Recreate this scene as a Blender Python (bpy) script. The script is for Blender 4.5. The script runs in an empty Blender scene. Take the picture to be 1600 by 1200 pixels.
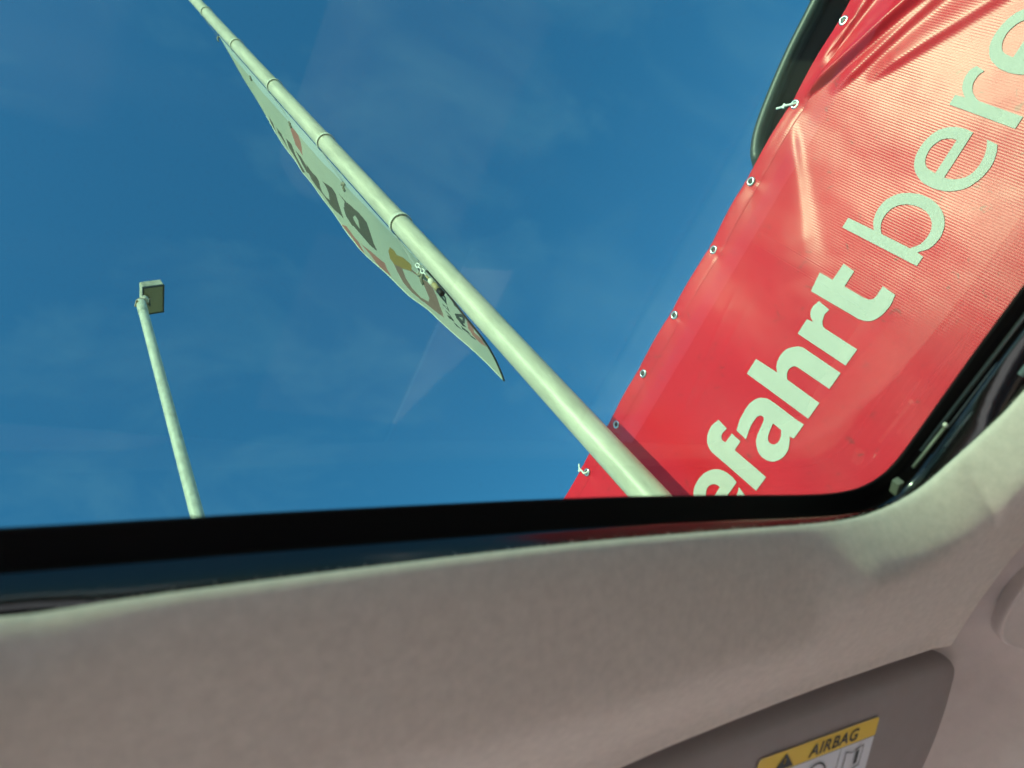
import bpy, bmesh, math, random
import numpy as np
from mathutils import Vector, Matrix, noise

random.seed(7)
sc = bpy.context.scene
COL = sc.collection
H = 1.35                      # height of the camera (a seated driver's eye) above the ground

# ------------------------------------------------------------------ camera
cam_d = bpy.data.cameras.new('camera')
cam = bpy.data.objects.new('camera', cam_d)
COL.objects.link(cam)
cam_d.sensor_width = 36.0
cam_d.lens = 36.0 * 1202.0 / 1600.0
cam_d.clip_start = 0.01
cam_d.clip_end = 5000.0
CX, CY, CZ = Vector((0.78115, -0.41925, -0.46264)), Vector((0.12726, 0.83236, -0.53943)), Vector((0.61123, 0.36250, 0.70355))
cam.matrix_world = Matrix(((CX.x, -CY.x, -CZ.x, 0.0), (CX.y, -CY.y, -CZ.y, 0.0), (CX.z, -CY.z, -CZ.z, H), (0, 0, 0, 1)))
cam_d.dof.use_dof = True
cam_d.dof.focus_distance = 3.6
cam_d.dof.aperture_fstop = 8.5
sc.camera = cam

# ------------------------------------------------------------------ sky and sun
SUN = Vector((-0.83, -0.225, 0.50)).normalized()          # direction towards the sun
elev = math.asin(SUN.z)
rot = math.atan2(SUN.x, SUN.y)
world = bpy.data.worlds.new('World')
sc.world = world
world.use_nodes = True
wn, wl = world.node_tree.nodes, world.node_tree.links
wn.clear()
w_out = wn.new('ShaderNodeOutputWorld')
w_bg = wn.new('ShaderNodeBackground')
sky = wn.new('ShaderNodeTexSky')
sky.sky_type = 'NISHITA'
sky.sun_disc = False
sky.sun_elevation = elev
sky.sun_rotation = rot
sky.altitude = 300.0
sky.air_density = 1.0
sky.dust_density = 0.9
sky.ozone_density = 3.0
w_hs = wn.new('ShaderNodeHueSaturation')
w_hs.inputs['Saturation'].default_value = 1.27
wl.new(sky.outputs[0], w_hs.inputs['Color'])
# thin cirrus wisps, laid out by direction all round the sky
w_tc = wn.new('ShaderNodeTexCoord')
w_map = wn.new('ShaderNodeMapping')
w_map.inputs['Rotation'].default_value = (0.5, 0.4, 0.6)
w_map.inputs['Scale'].default_value = (1.5, 2.8, 1.9)
wl.new(w_tc.outputs['Generated'], w_map.inputs['Vector'])
w_n = wn.new('ShaderNodeTexNoise')
w_n.inputs['Scale'].default_value = 2.6
w_n.inputs['Detail'].default_value = 9.0
w_n.inputs['Roughness'].default_value = 0.62
w_n.inputs['Distortion'].default_value = 0.5
wl.new(w_map.outputs[0], w_n.inputs['Vector'])
w_r = wn.new('ShaderNodeMapRange')
w_r.inputs['From Min'].default_value = 0.50
w_r.inputs['From Max'].default_value = 0.85
w_r.inputs['To Min'].default_value = 0.0
w_r.inputs['To Max'].default_value = 0.075
wl.new(w_n.outputs[0], w_r.inputs['Value'])
w_mx = wn.new('ShaderNodeMix')
w_mx.data_type = 'RGBA'
w_mx.inputs['B'].default_value = (3.6, 4.6, 5.2, 1)
wl.new(w_r.outputs[0], w_mx.inputs['Factor'])
wl.new(w_hs.outputs[0], w_mx.inputs['A'])
wl.new(w_mx.outputs['Result'], w_bg.inputs['Color'])
w_bg.inputs['Strength'].default_value = 0.15
wl.new(w_bg.outputs[0], w_out.inputs['Surface'])

sun_d = bpy.data.lights.new('sun', 'SUN')
sun_d.energy = 3.15
sun_d.angle = math.radians(0.53)
sun_d.color = (1.0, 0.88, 0.67)
sun = bpy.data.objects.new('sun', sun_d)
COL.objects.link(sun)
sun.rotation_euler = SUN.to_track_quat('Z', 'Y').to_euler()
sun.location = (0, 0, 30)

sc.view_settings.view_transform = 'Standard'
sc.view_settings.look = 'None'
sc.view_settings.exposure = 2.45
sc.view_settings.gamma = 1.0
sc.cycles.max_bounces = 14
sc.cycles.transparent_max_bounces = 24

# ------------------------------------------------------------------ outlines (metres)
# banner lettering: (distance along the banner, height above the eye); flag print and shaded corner patch: (across, down) in flag fractions
LETTERS = {
 'bold_e': [[(0.912,1.316),(0.911,1.324),(0.910,1.332),(0.909,1.339),(0.909,1.348),(0.910,1.356),(0.911,1.366),(0.913,1.375),(0.916,1.384),(0.919,1.393),(0.923,1.401),(0.928,1.409),(0.934,1.416),(0.942,1.423),(0.950,1.429),(0.960,1.435),(0.969,1.440),(0.980,1.443),(0.990,1.445),(1.001,1.447),(1.012,1.447),(1.022,1.446),(1.031,1.445),(1.041,1.442),(1.050,1.437),(1.058,1.431),(1.066,1.423),(1.073,1.415),(1.078,1.405),(1.082,1.395),(1.085,1.383),(1.087,1.372),(1.087,1.361),(1.085,1.350),(1.082,1.339),(1.077,1.328),(1.071,1.318),(1.065,1.308),(1.057,1.298),(1.048,1.288),(1.039,1.280),(1.028,1.272),(1.016,1.265),(1.004,1.259),(0.993,1.254),(0.982,1.250),(0.971,1.248),(0.960,1.247),(0.951,1.246),(0.944,1.247),(0.938,1.248),(0.933,1.251),(0.928,1.253),(0.920,1.298),(0.926,1.296),(0.933,1.293),(0.940,1.291),(0.946,1.289),(0.953,1.288),(0.960,1.288),(0.967,1.289),(0.973,1.290),(0.980,1.292),(0.987,1.294),(0.994,1.297),(1.000,1.300),(1.005,1.304),(1.009,1.308),(1.013,1.313),(1.017,1.317)], [(0.968,1.359),(0.969,1.365),(0.970,1.372),(0.972,1.378),(0.975,1.384),(0.980,1.389),(0.986,1.393),(0.993,1.396),(0.999,1.397),(1.005,1.398),(1.010,1.396),(1.016,1.394),(1.021,1.391),(1.026,1.387),(1.031,1.382),(1.036,1.377),(1.038,1.372),(1.039,1.368),(1.039,1.364),(1.037,1.360),(1.036,1.356)]],
 'bold_f': [[(0.787,1.512),(0.792,1.464),(0.798,1.465),(0.804,1.467),(0.809,1.468),(0.814,1.468),(0.818,1.468),(0.822,1.467),(0.825,1.465),(0.828,1.463),(0.830,1.461),(0.832,1.459),(0.833,1.456),(0.834,1.453),(0.834,1.449),(0.833,1.446),(0.833,1.442),(0.832,1.438),(0.793,1.437),(0.794,1.391),(0.831,1.391),(0.828,1.237),(0.887,1.239),(0.893,1.449),(0.893,1.454),(0.893,1.460),(0.893,1.466),(0.892,1.472),(0.890,1.478),(0.887,1.485),(0.883,1.492),(0.880,1.498),(0.876,1.502),(0.871,1.506),(0.866,1.510),(0.861,1.513),(0.855,1.516),(0.848,1.518),(0.841,1.520),(0.835,1.521),(0.828,1.522),(0.822,1.522),(0.816,1.521),(0.810,1.520),(0.804,1.518),(0.799,1.516),(0.793,1.514)]],
 'bold_a': [[(0.774,1.429),(0.764,1.432),(0.754,1.436),(0.743,1.439),(0.732,1.442),(0.720,1.443),(0.706,1.444),(0.693,1.445),(0.681,1.444),(0.671,1.443),(0.663,1.440),(0.655,1.437),(0.648,1.433),(0.642,1.429),(0.636,1.424),(0.631,1.419),(0.627,1.413),(0.624,1.408),(0.621,1.402),(0.618,1.396),(0.617,1.389),(0.615,1.383),(0.615,1.376),(0.615,1.369),(0.614,1.362),(0.612,1.262),(0.609,1.231),(0.666,1.232),(0.669,1.249),(0.673,1.246),(0.677,1.242),(0.682,1.239),(0.686,1.236),(0.692,1.233),(0.698,1.230),(0.704,1.227),(0.711,1.226),(0.719,1.225),(0.727,1.225),(0.735,1.226),(0.743,1.229),(0.751,1.232),(0.759,1.237),(0.767,1.243),(0.773,1.249),(0.777,1.256),(0.780,1.263),(0.783,1.271),(0.784,1.278),(0.785,1.286),(0.785,1.294),(0.784,1.302),(0.782,1.309),(0.779,1.317),(0.774,1.324),(0.769,1.331),(0.764,1.337),(0.759,1.342),(0.754,1.345),(0.749,1.347),(0.743,1.350),(0.736,1.352),(0.729,1.353),(0.721,1.355),(0.714,1.356),(0.706,1.357),(0.698,1.359),(0.691,1.360),(0.685,1.362),(0.681,1.364),(0.679,1.365),(0.677,1.367),(0.677,1.370),(0.676,1.373),(0.676,1.376),(0.677,1.380),(0.679,1.383),(0.682,1.386),(0.686,1.388),(0.691,1.390),(0.697,1.391),(0.705,1.392),(0.714,1.392),(0.723,1.392),(0.733,1.390),(0.743,1.388),(0.754,1.385),(0.765,1.381),(0.776,1.378)], [(0.672,1.326),(0.671,1.287),(0.675,1.284),(0.679,1.281),(0.684,1.278),(0.688,1.275),(0.694,1.274),(0.700,1.272),(0.705,1.272),(0.711,1.272),(0.715,1.274),(0.720,1.276),(0.724,1.279),(0.726,1.282),(0.728,1.286),(0.730,1.290),(0.730,1.294),(0.730,1.298),(0.729,1.302),(0.727,1.306),(0.724,1.309),(0.721,1.312),(0.716,1.315),(0.710,1.317),(0.703,1.319),(0.697,1.321),(0.691,1.322),(0.684,1.324),(0.678,1.325)]],
 'bold_h': [[(0.531,1.508),(0.526,1.413),(0.521,1.418),(0.517,1.423),(0.512,1.427),(0.506,1.430),(0.500,1.433),(0.493,1.435),(0.486,1.436),(0.478,1.437),(0.470,1.436),(0.461,1.435),(0.453,1.433),(0.445,1.430),(0.438,1.425),(0.431,1.418),(0.425,1.411),(0.420,1.405),(0.416,1.400),(0.414,1.395),(0.413,1.390),(0.411,1.385),(0.410,1.381),(0.410,1.376),(0.410,1.372),(0.410,1.368),(0.409,1.225),(0.470,1.227),(0.472,1.353),(0.472,1.358),(0.473,1.363),(0.474,1.368),(0.476,1.372),(0.479,1.376),(0.484,1.379),(0.488,1.381),(0.493,1.383),(0.498,1.383),(0.503,1.382),(0.507,1.381),(0.511,1.379),(0.515,1.376),(0.519,1.373),(0.522,1.370),(0.525,1.367),(0.524,1.228),(0.586,1.230),(0.592,1.510)]],
 'bold_r': [[(0.328,1.425),(0.325,1.402),(0.322,1.406),(0.320,1.411),(0.317,1.415),(0.315,1.419),(0.311,1.422),(0.308,1.425),(0.304,1.427),(0.300,1.429),(0.296,1.430),(0.291,1.431),(0.286,1.431),(0.281,1.431),(0.276,1.429),(0.271,1.427),(0.265,1.425),(0.260,1.423),(0.266,1.375),(0.271,1.377),(0.276,1.378),(0.282,1.380),(0.287,1.380),(0.293,1.379),(0.298,1.377),(0.304,1.375),(0.309,1.373),(0.312,1.370),(0.315,1.367),(0.318,1.364),(0.320,1.361),(0.321,1.358),(0.321,1.355),(0.322,1.352),(0.322,1.349),(0.322,1.223),(0.382,1.225),(0.383,1.426)]],
 'bold_t': [[(0.183,1.478),(0.183,1.424),(0.125,1.423),(0.129,1.377),(0.182,1.376),(0.182,1.298),(0.181,1.293),(0.180,1.288),(0.180,1.283),(0.178,1.279),(0.175,1.275),(0.172,1.272),(0.168,1.270),(0.164,1.268),(0.159,1.268),(0.154,1.267),(0.148,1.268),(0.143,1.268),(0.139,1.268),(0.134,1.268),(0.130,1.268),(0.126,1.269),(0.130,1.219),(0.138,1.218),(0.145,1.216),(0.153,1.214),(0.160,1.213),(0.169,1.213),(0.177,1.214),(0.185,1.215),(0.193,1.217),(0.201,1.219),(0.208,1.222),(0.214,1.225),(0.220,1.229),(0.226,1.233),(0.230,1.238),(0.234,1.243),(0.237,1.249),(0.239,1.256),(0.241,1.263),(0.243,1.270),(0.244,1.277),(0.244,1.283),(0.244,1.288),(0.244,1.293),(0.244,1.298),(0.247,1.468)]],
 'light_b': [[(-0.002,1.500),(-0.003,1.399),(-0.008,1.404),(-0.013,1.408),(-0.018,1.413),(-0.024,1.417),(-0.031,1.420),(-0.039,1.423),(-0.047,1.426),(-0.056,1.427),(-0.064,1.428),(-0.074,1.427),(-0.083,1.426),(-0.091,1.423),(-0.099,1.420),(-0.106,1.415),(-0.113,1.410),(-0.119,1.404),(-0.125,1.397),(-0.130,1.389),(-0.134,1.380),(-0.138,1.371),(-0.142,1.361),(-0.144,1.351),(-0.147,1.340),(-0.148,1.329),(-0.148,1.318),(-0.148,1.308),(-0.147,1.297),(-0.145,1.286),(-0.142,1.276),(-0.139,1.266),(-0.135,1.257),(-0.130,1.249),(-0.125,1.241),(-0.120,1.234),(-0.114,1.228),(-0.108,1.223),(-0.101,1.218),(-0.094,1.214),(-0.087,1.211),(-0.080,1.209),(-0.073,1.207),(-0.065,1.206),(-0.058,1.206),(-0.051,1.207),(-0.044,1.208),(-0.037,1.210),(-0.030,1.213),(-0.024,1.216),(-0.018,1.221),(-0.013,1.227),(-0.008,1.233),(-0.002,1.239),(0.002,1.216),(0.032,1.216),(0.032,1.499)], [(-0.003,1.370),(-0.007,1.374),(-0.011,1.378),(-0.015,1.382),(-0.020,1.385),(-0.026,1.389),(-0.033,1.392),(-0.040,1.394),(-0.048,1.395),(-0.056,1.395),(-0.064,1.394),(-0.071,1.392),(-0.078,1.390),(-0.084,1.386),(-0.089,1.382),(-0.094,1.377),(-0.098,1.373),(-0.101,1.367),(-0.104,1.362),(-0.107,1.356),(-0.109,1.350),(-0.111,1.342),(-0.113,1.333),(-0.114,1.324),(-0.114,1.316),(-0.114,1.307),(-0.113,1.299),(-0.112,1.290),(-0.109,1.282),(-0.106,1.275),(-0.102,1.268),(-0.098,1.262),(-0.093,1.256),(-0.089,1.252),(-0.083,1.248),(-0.078,1.245),(-0.072,1.242),(-0.066,1.241),(-0.059,1.240),(-0.052,1.239),(-0.046,1.240),(-0.040,1.241),(-0.033,1.243),(-0.027,1.245),(-0.022,1.248),(-0.017,1.252),(-0.012,1.256),(-0.008,1.261),(-0.003,1.265)]],
 'light_e': [[(-0.349,1.306),(-0.349,1.312),(-0.350,1.319),(-0.351,1.325),(-0.351,1.333),(-0.350,1.341),(-0.349,1.351),(-0.347,1.361),(-0.344,1.370),(-0.340,1.379),(-0.336,1.387),(-0.330,1.395),(-0.324,1.402),(-0.316,1.407),(-0.308,1.412),(-0.299,1.415),(-0.290,1.418),(-0.280,1.420),(-0.270,1.421),(-0.259,1.421),(-0.249,1.420),(-0.240,1.419),(-0.232,1.416),(-0.224,1.413),(-0.216,1.408),(-0.209,1.403),(-0.203,1.397),(-0.197,1.390),(-0.192,1.382),(-0.188,1.373),(-0.183,1.364),(-0.180,1.354),(-0.178,1.344),(-0.177,1.333),(-0.176,1.323),(-0.176,1.312),(-0.177,1.302),(-0.178,1.293),(-0.180,1.283),(-0.182,1.274),(-0.185,1.265),(-0.189,1.257),(-0.193,1.250),(-0.198,1.243),(-0.203,1.236),(-0.208,1.231),(-0.214,1.226),(-0.219,1.222),(-0.226,1.219),(-0.233,1.216),(-0.241,1.212),(-0.249,1.210),(-0.257,1.208),(-0.266,1.207),(-0.275,1.206),(-0.284,1.206),(-0.292,1.207),(-0.301,1.208),(-0.309,1.211),(-0.317,1.214),(-0.323,1.216),(-0.329,1.219),(-0.333,1.222),(-0.337,1.224),(-0.341,1.227),(-0.344,1.260),(-0.338,1.256),(-0.333,1.253),(-0.328,1.250),(-0.322,1.246),(-0.316,1.244),(-0.309,1.241),(-0.301,1.239),(-0.294,1.238),(-0.287,1.237),(-0.280,1.236),(-0.272,1.236),(-0.266,1.237),(-0.259,1.238),(-0.252,1.240),(-0.245,1.243),(-0.240,1.246),(-0.235,1.250),(-0.231,1.255),(-0.227,1.260),(-0.224,1.265),(-0.221,1.270),(-0.219,1.275),(-0.217,1.280),(-0.216,1.284),(-0.215,1.289),(-0.214,1.294),(-0.214,1.299),(-0.213,1.303)], [(-0.317,1.335),(-0.316,1.341),(-0.316,1.347),(-0.315,1.353),(-0.313,1.358),(-0.311,1.364),(-0.308,1.369),(-0.305,1.374),(-0.301,1.378),(-0.296,1.382),(-0.290,1.385),(-0.283,1.388),(-0.277,1.390),(-0.270,1.391),(-0.263,1.391),(-0.256,1.390),(-0.250,1.389),(-0.244,1.387),(-0.239,1.385),(-0.234,1.382),(-0.230,1.379),(-0.227,1.376),(-0.224,1.372),(-0.222,1.368),(-0.220,1.363),(-0.218,1.357),(-0.217,1.349),(-0.216,1.342),(-0.215,1.334)]],
 'light_r': [[(-0.426,1.419),(-0.427,1.388),(-0.430,1.392),(-0.433,1.397),(-0.437,1.401),(-0.440,1.405),(-0.444,1.409),(-0.447,1.412),(-0.451,1.415),(-0.456,1.417),(-0.461,1.420),(-0.467,1.422),(-0.474,1.424),(-0.480,1.425),(-0.485,1.425),(-0.491,1.425),(-0.496,1.424),(-0.501,1.423),(-0.504,1.421),(-0.507,1.418),(-0.510,1.416),(-0.513,1.413),(-0.506,1.384),(-0.502,1.386),(-0.499,1.389),(-0.496,1.391),(-0.492,1.392),(-0.487,1.393),(-0.482,1.393),(-0.476,1.393),(-0.471,1.392),(-0.466,1.391),(-0.462,1.389),(-0.457,1.386),(-0.453,1.383),(-0.449,1.380),(-0.445,1.376),(-0.442,1.371),(-0.439,1.367),(-0.436,1.362),(-0.434,1.357),(-0.432,1.353),(-0.431,1.348),(-0.430,1.345),(-0.429,1.342),(-0.429,1.339),(-0.429,1.336),(-0.426,1.211),(-0.392,1.210),(-0.397,1.418)]],
 'light_e2': [[(-0.692,1.306),(-0.693,1.312),(-0.693,1.319),(-0.694,1.325),(-0.694,1.333),(-0.693,1.341),(-0.692,1.351),(-0.690,1.361),(-0.687,1.370),(-0.683,1.379),(-0.679,1.387),(-0.673,1.395),(-0.667,1.402),(-0.659,1.407),(-0.651,1.412),(-0.642,1.415),(-0.633,1.418),(-0.623,1.420),(-0.613,1.421),(-0.602,1.421),(-0.593,1.420),(-0.584,1.419),(-0.575,1.416),(-0.567,1.413),(-0.560,1.408),(-0.553,1.403),(-0.546,1.397),(-0.540,1.390),(-0.535,1.382),(-0.531,1.373),(-0.527,1.364),(-0.523,1.354),(-0.521,1.344),(-0.520,1.333),(-0.519,1.323),(-0.519,1.312),(-0.520,1.302),(-0.521,1.293),(-0.523,1.283),(-0.525,1.274),(-0.528,1.265),(-0.532,1.257),(-0.536,1.250),(-0.541,1.243),(-0.546,1.236),(-0.551,1.231),(-0.557,1.226),(-0.563,1.222),(-0.569,1.219),(-0.576,1.216),(-0.584,1.212),(-0.592,1.210),(-0.600,1.208),(-0.609,1.207),(-0.618,1.206),(-0.627,1.206),(-0.635,1.207),(-0.644,1.208),(-0.652,1.211),(-0.660,1.214),(-0.667,1.216),(-0.672,1.219),(-0.676,1.222),(-0.680,1.224),(-0.684,1.227),(-0.687,1.260),(-0.682,1.256),(-0.677,1.253),(-0.671,1.250),(-0.665,1.246),(-0.659,1.244),(-0.652,1.241),(-0.644,1.239),(-0.637,1.238),(-0.630,1.237),(-0.623,1.236),(-0.616,1.236),(-0.609,1.237),(-0.602,1.238),(-0.595,1.240),(-0.589,1.243),(-0.583,1.246),(-0.578,1.250),(-0.574,1.255),(-0.570,1.260),(-0.567,1.265),(-0.564,1.270),(-0.562,1.275),(-0.561,1.280),(-0.559,1.284),(-0.558,1.289),(-0.557,1.294),(-0.557,1.299),(-0.556,1.303)], [(-0.660,1.335),(-0.659,1.341),(-0.659,1.347),(-0.658,1.353),(-0.656,1.358),(-0.654,1.364),(-0.652,1.369),(-0.648,1.374),(-0.644,1.378),(-0.639,1.382),(-0.633,1.385),(-0.626,1.388),(-0.620,1.390),(-0.613,1.391),(-0.606,1.391),(-0.600,1.390),(-0.593,1.389),(-0.588,1.387),(-0.583,1.385),(-0.578,1.382),(-0.574,1.379),(-0.570,1.376),(-0.567,1.372),(-0.565,1.368),(-0.563,1.363),(-0.561,1.357),(-0.560,1.349),(-0.559,1.342),(-0.558,1.334)]],
}
FLAG_PRINT = [
 ('salmon', [(0.203,0.4394),(0.171,0.5028),(0.263,0.4902),(0.515,0.4382),(0.530,0.3809),(0.342,0.4191)]),
 ('taupe', [(0.628,0.1707),(0.685,0.1859),(0.828,0.1638),(0.808,0.1435)]),
 ('taupe', [(0.660,0.2195),(0.669,0.2520),(0.810,0.2342),(0.942,0.2150),(0.822,0.2084),(0.787,0.1918)]),
 ('taupe', [(0.652,0.2893),(0.648,0.3246),(0.787,0.3097),(0.849,0.3163),(0.927,0.3367),(1.000,0.3044),(0.878,0.2886),(0.830,0.2608)]),
 ('taupe', [(0.659,0.3468),(0.628,0.3898),(0.681,0.4117),(0.732,0.4202),(0.864,0.3662),(0.811,0.3488)]),
 ('taupe', [(0.622,0.4256),(0.605,0.4627),(0.584,0.4950),(0.620,0.5003),(0.700,0.4868),(0.819,0.4676),(0.823,0.4812),(0.773,0.5170),(0.653,0.5382),(0.556,0.5475),(0.536,0.5348),(0.473,0.5722),(0.457,0.5997),(0.497,0.6063),(0.578,0.5996),(0.666,0.5932),(0.788,0.5839),(0.849,0.5356),(0.894,0.4891),(0.871,0.4568),(0.872,0.4215),(0.847,0.3989),(0.755,0.4032)]),
 ('taupe', [(0.432,0.6276),(0.454,0.6533),(0.514,0.6374),(0.598,0.6200),(0.676,0.6175),(0.730,0.6341),(0.713,0.6387),(0.729,0.6638),(0.729,0.6911),(0.720,0.7263),(0.624,0.7283),(0.521,0.7333),(0.419,0.7399),(0.414,0.7380),(0.395,0.7195),(0.395,0.6911),(0.414,0.6671)]),
 ('white', [(0.551,0.6679),(0.473,0.6927),(0.498,0.6990),(0.616,0.6853),(0.624,0.6670),(0.591,0.6633)]),
 ('salmon', [(0.882,0.5758),(0.882,0.6324),(1.018,0.6406),(0.996,0.6194),(0.969,0.5791),(1.002,0.5272)]),
 ('salmon', [(0.877,0.6415),(0.857,0.6772),(0.817,0.7341),(0.897,0.7292),(0.973,0.7311),(0.990,0.7000),(0.973,0.6794),(0.913,0.6680)]),
 ('brown', [(0.729,0.7726),(0.807,0.7727),(0.885,0.7775),(0.932,0.7963),(0.946,0.8172),(0.938,0.8365),(0.912,0.8604),(0.891,0.8844),(0.781,0.8858),(0.648,0.8909),(0.556,0.8945),(0.614,0.8646),(0.607,0.8548),(0.594,0.8387),(0.662,0.8051)]),
 ('white', [(0.689,0.8013),(0.632,0.8310),(0.621,0.8527),(0.685,0.8588),(0.798,0.8583),(0.869,0.8471),(0.914,0.8208),(0.880,0.8024),(0.802,0.7946)]),
 ('ochre', [(0.483,0.8020),(0.489,0.8104),(0.533,0.8117),(0.512,0.8293),(0.521,0.8422),(0.540,0.8473),(0.627,0.8337),(0.684,0.8021),(0.729,0.7726),(0.688,0.7675),(0.583,0.7802)]),
 ('ochre', [(0.600,0.8459),(0.607,0.8548),(0.629,0.8632),(0.685,0.8588),(0.637,0.8542)]),
 ('slate', [(0.592,0.9100),(0.514,0.9322),(0.526,0.9367),(0.652,0.9226),(0.634,0.9168),(0.635,0.9052)]),
 ('white', [(0.566,0.9229),(0.554,0.9289),(0.592,0.9253)]),
 ('slate', [(0.710,0.9002),(0.722,0.9131),(0.733,0.9147),(0.735,0.8991)]),
 ('slate', [(0.777,0.8988),(0.788,0.9118),(0.803,0.9110),(0.793,0.8983)]),
 ('slate', [(0.677,0.9164),(0.672,0.9204),(0.741,0.9146),(0.742,0.9118)]),
 ('slate', [(0.825,0.8980),(0.795,0.9110),(0.809,0.9153),(0.831,0.9146),(0.850,0.8981)]),
 ('slate', [(0.847,0.9087),(0.837,0.9260),(0.836,0.9340),(0.869,0.9142)]),
 ('slate', [(0.664,0.9379),(0.508,0.9838),(0.687,0.9571),(0.693,0.9524),(0.716,0.9571),(0.749,0.9447),(0.714,0.9355)]),
 ('white', [(0.651,0.9503),(0.612,0.9626),(0.660,0.9566)]),
 ('slate', [(0.782,0.9347),(0.759,0.9553),(0.771,0.9596),(0.815,0.9365)]),
 ('slate', [(0.793,0.9471),(0.776,0.9686),(0.792,0.9684),(0.808,0.9550)]),
 ('slate', [(0.482,0.9591),(0.471,0.9862),(0.509,0.9815),(0.537,0.9537)]),
 ('salmon', [(0.517,0.9846),(0.410,1.0167),(0.565,0.9920),(0.685,0.9771),(0.686,0.9906),(0.753,0.9935),(0.778,0.9799),(0.758,0.9651),(0.701,0.9630),(0.619,0.9712)]),
 ('grey', [(0.449,0.8740),(0.407,0.8899),(0.416,0.9029),(0.482,0.9084),(0.373,0.9426),(0.381,0.9660),(0.520,0.9305),(0.554,0.8960),(0.574,0.8821),(0.611,0.8621),(0.582,0.8587)]),  # corner patch, not print: shade of the folded corner put into the colour
]
BOUT = [(3.307, 0.177), (3.435, 0.179), (3.594, 0.186), (3.828, 0.207), (4.077, 0.231), (4.352, 0.262), (4.598, 0.304), (4.918, 0.326), (5.231, 0.349), (5.538, 0.375), (5.804, 0.381), (6.34, 0.367), (6.961, 0.352), (7.302, 0.358), (7.635, 0.348), (8.155, 0.338), (8.899, 0.298), (9.249, 0.278)]

# ------------------------------------------------------------------ materials
def new_mat(name):
    m = bpy.data.materials.new(name)
    m.use_nodes = True
    n, l = m.node_tree.nodes, m.node_tree.links
    return m, n, l, n['Principled BSDF']

def mat(name, color, rough=0.6, metal=0.0, spec=0.5, var=0.0, vscale=20.0, bump=0.0, bscale=200.0, coat=0.0, stretch=None):
    m, n, l, p = new_mat(name)
    p.inputs['Base Color'].default_value = (*color, 1)
    p.inputs['Roughness'].default_value = rough
    p.inputs['Metallic'].default_value = metal
    p.inputs['Specular IOR Level'].default_value = spec
    if coat:
        p.inputs['Coat Weight'].default_value = coat
        p.inputs['Coat Roughness'].default_value = 0.05
    if var or bump:
        tc = n.new('ShaderNodeTexCoord')
        vec = tc.outputs['Object']
        if stretch:
            mp = n.new('ShaderNodeMapping')
            mp.inputs['Scale'].default_value = stretch
            l.new(vec, mp.inputs['Vector'])
            vec = mp.outputs[0]
    if var:
        t = n.new('ShaderNodeTexNoise')
        t.inputs['Scale'].default_value = vscale
        t.inputs['Detail'].default_value = 6
        t.inputs['Roughness'].default_value = 0.65
        l.new(vec, t.inputs['Vector'])
        r = n.new('ShaderNodeMapRange')
        r.inputs['From Min'].default_value = 0.3
        r.inputs['From Max'].default_value = 0.7
        r.inputs['To Min'].default_value = 1 - var
        r.inputs['To Max'].default_value = 1 + var * 0.5
        l.new(t.outputs[0], r.inputs['Value'])
        mx = n.new('ShaderNodeMix')
        mx.data_type = 'RGBA'
        mx.blend_type = 'MULTIPLY'
        mx.inputs['Factor'].default_value = 1
        mx.inputs['A'].default_value = (*color, 1)
        l.new(r.outputs[0], mx.inputs['B'])
        l.new(mx.outputs['Result'], p.inputs['Base Color'])
    if bump:
        t2 = n.new('ShaderNodeTexNoise')
        t2.inputs['Scale'].default_value = bscale
        t2.inputs['Detail'].default_value = 4
        l.new(vec, t2.inputs['Vector'])
        b = n.new('ShaderNodeBump')
        b.inputs['Strength'].default_value = bump
        b.inputs['Distance'].default_value = 0.004
        l.new(t2.outputs[0], b.inputs['Height'])
        l.new(b.outputs[0], p.inputs['Normal'])
    return m

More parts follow.
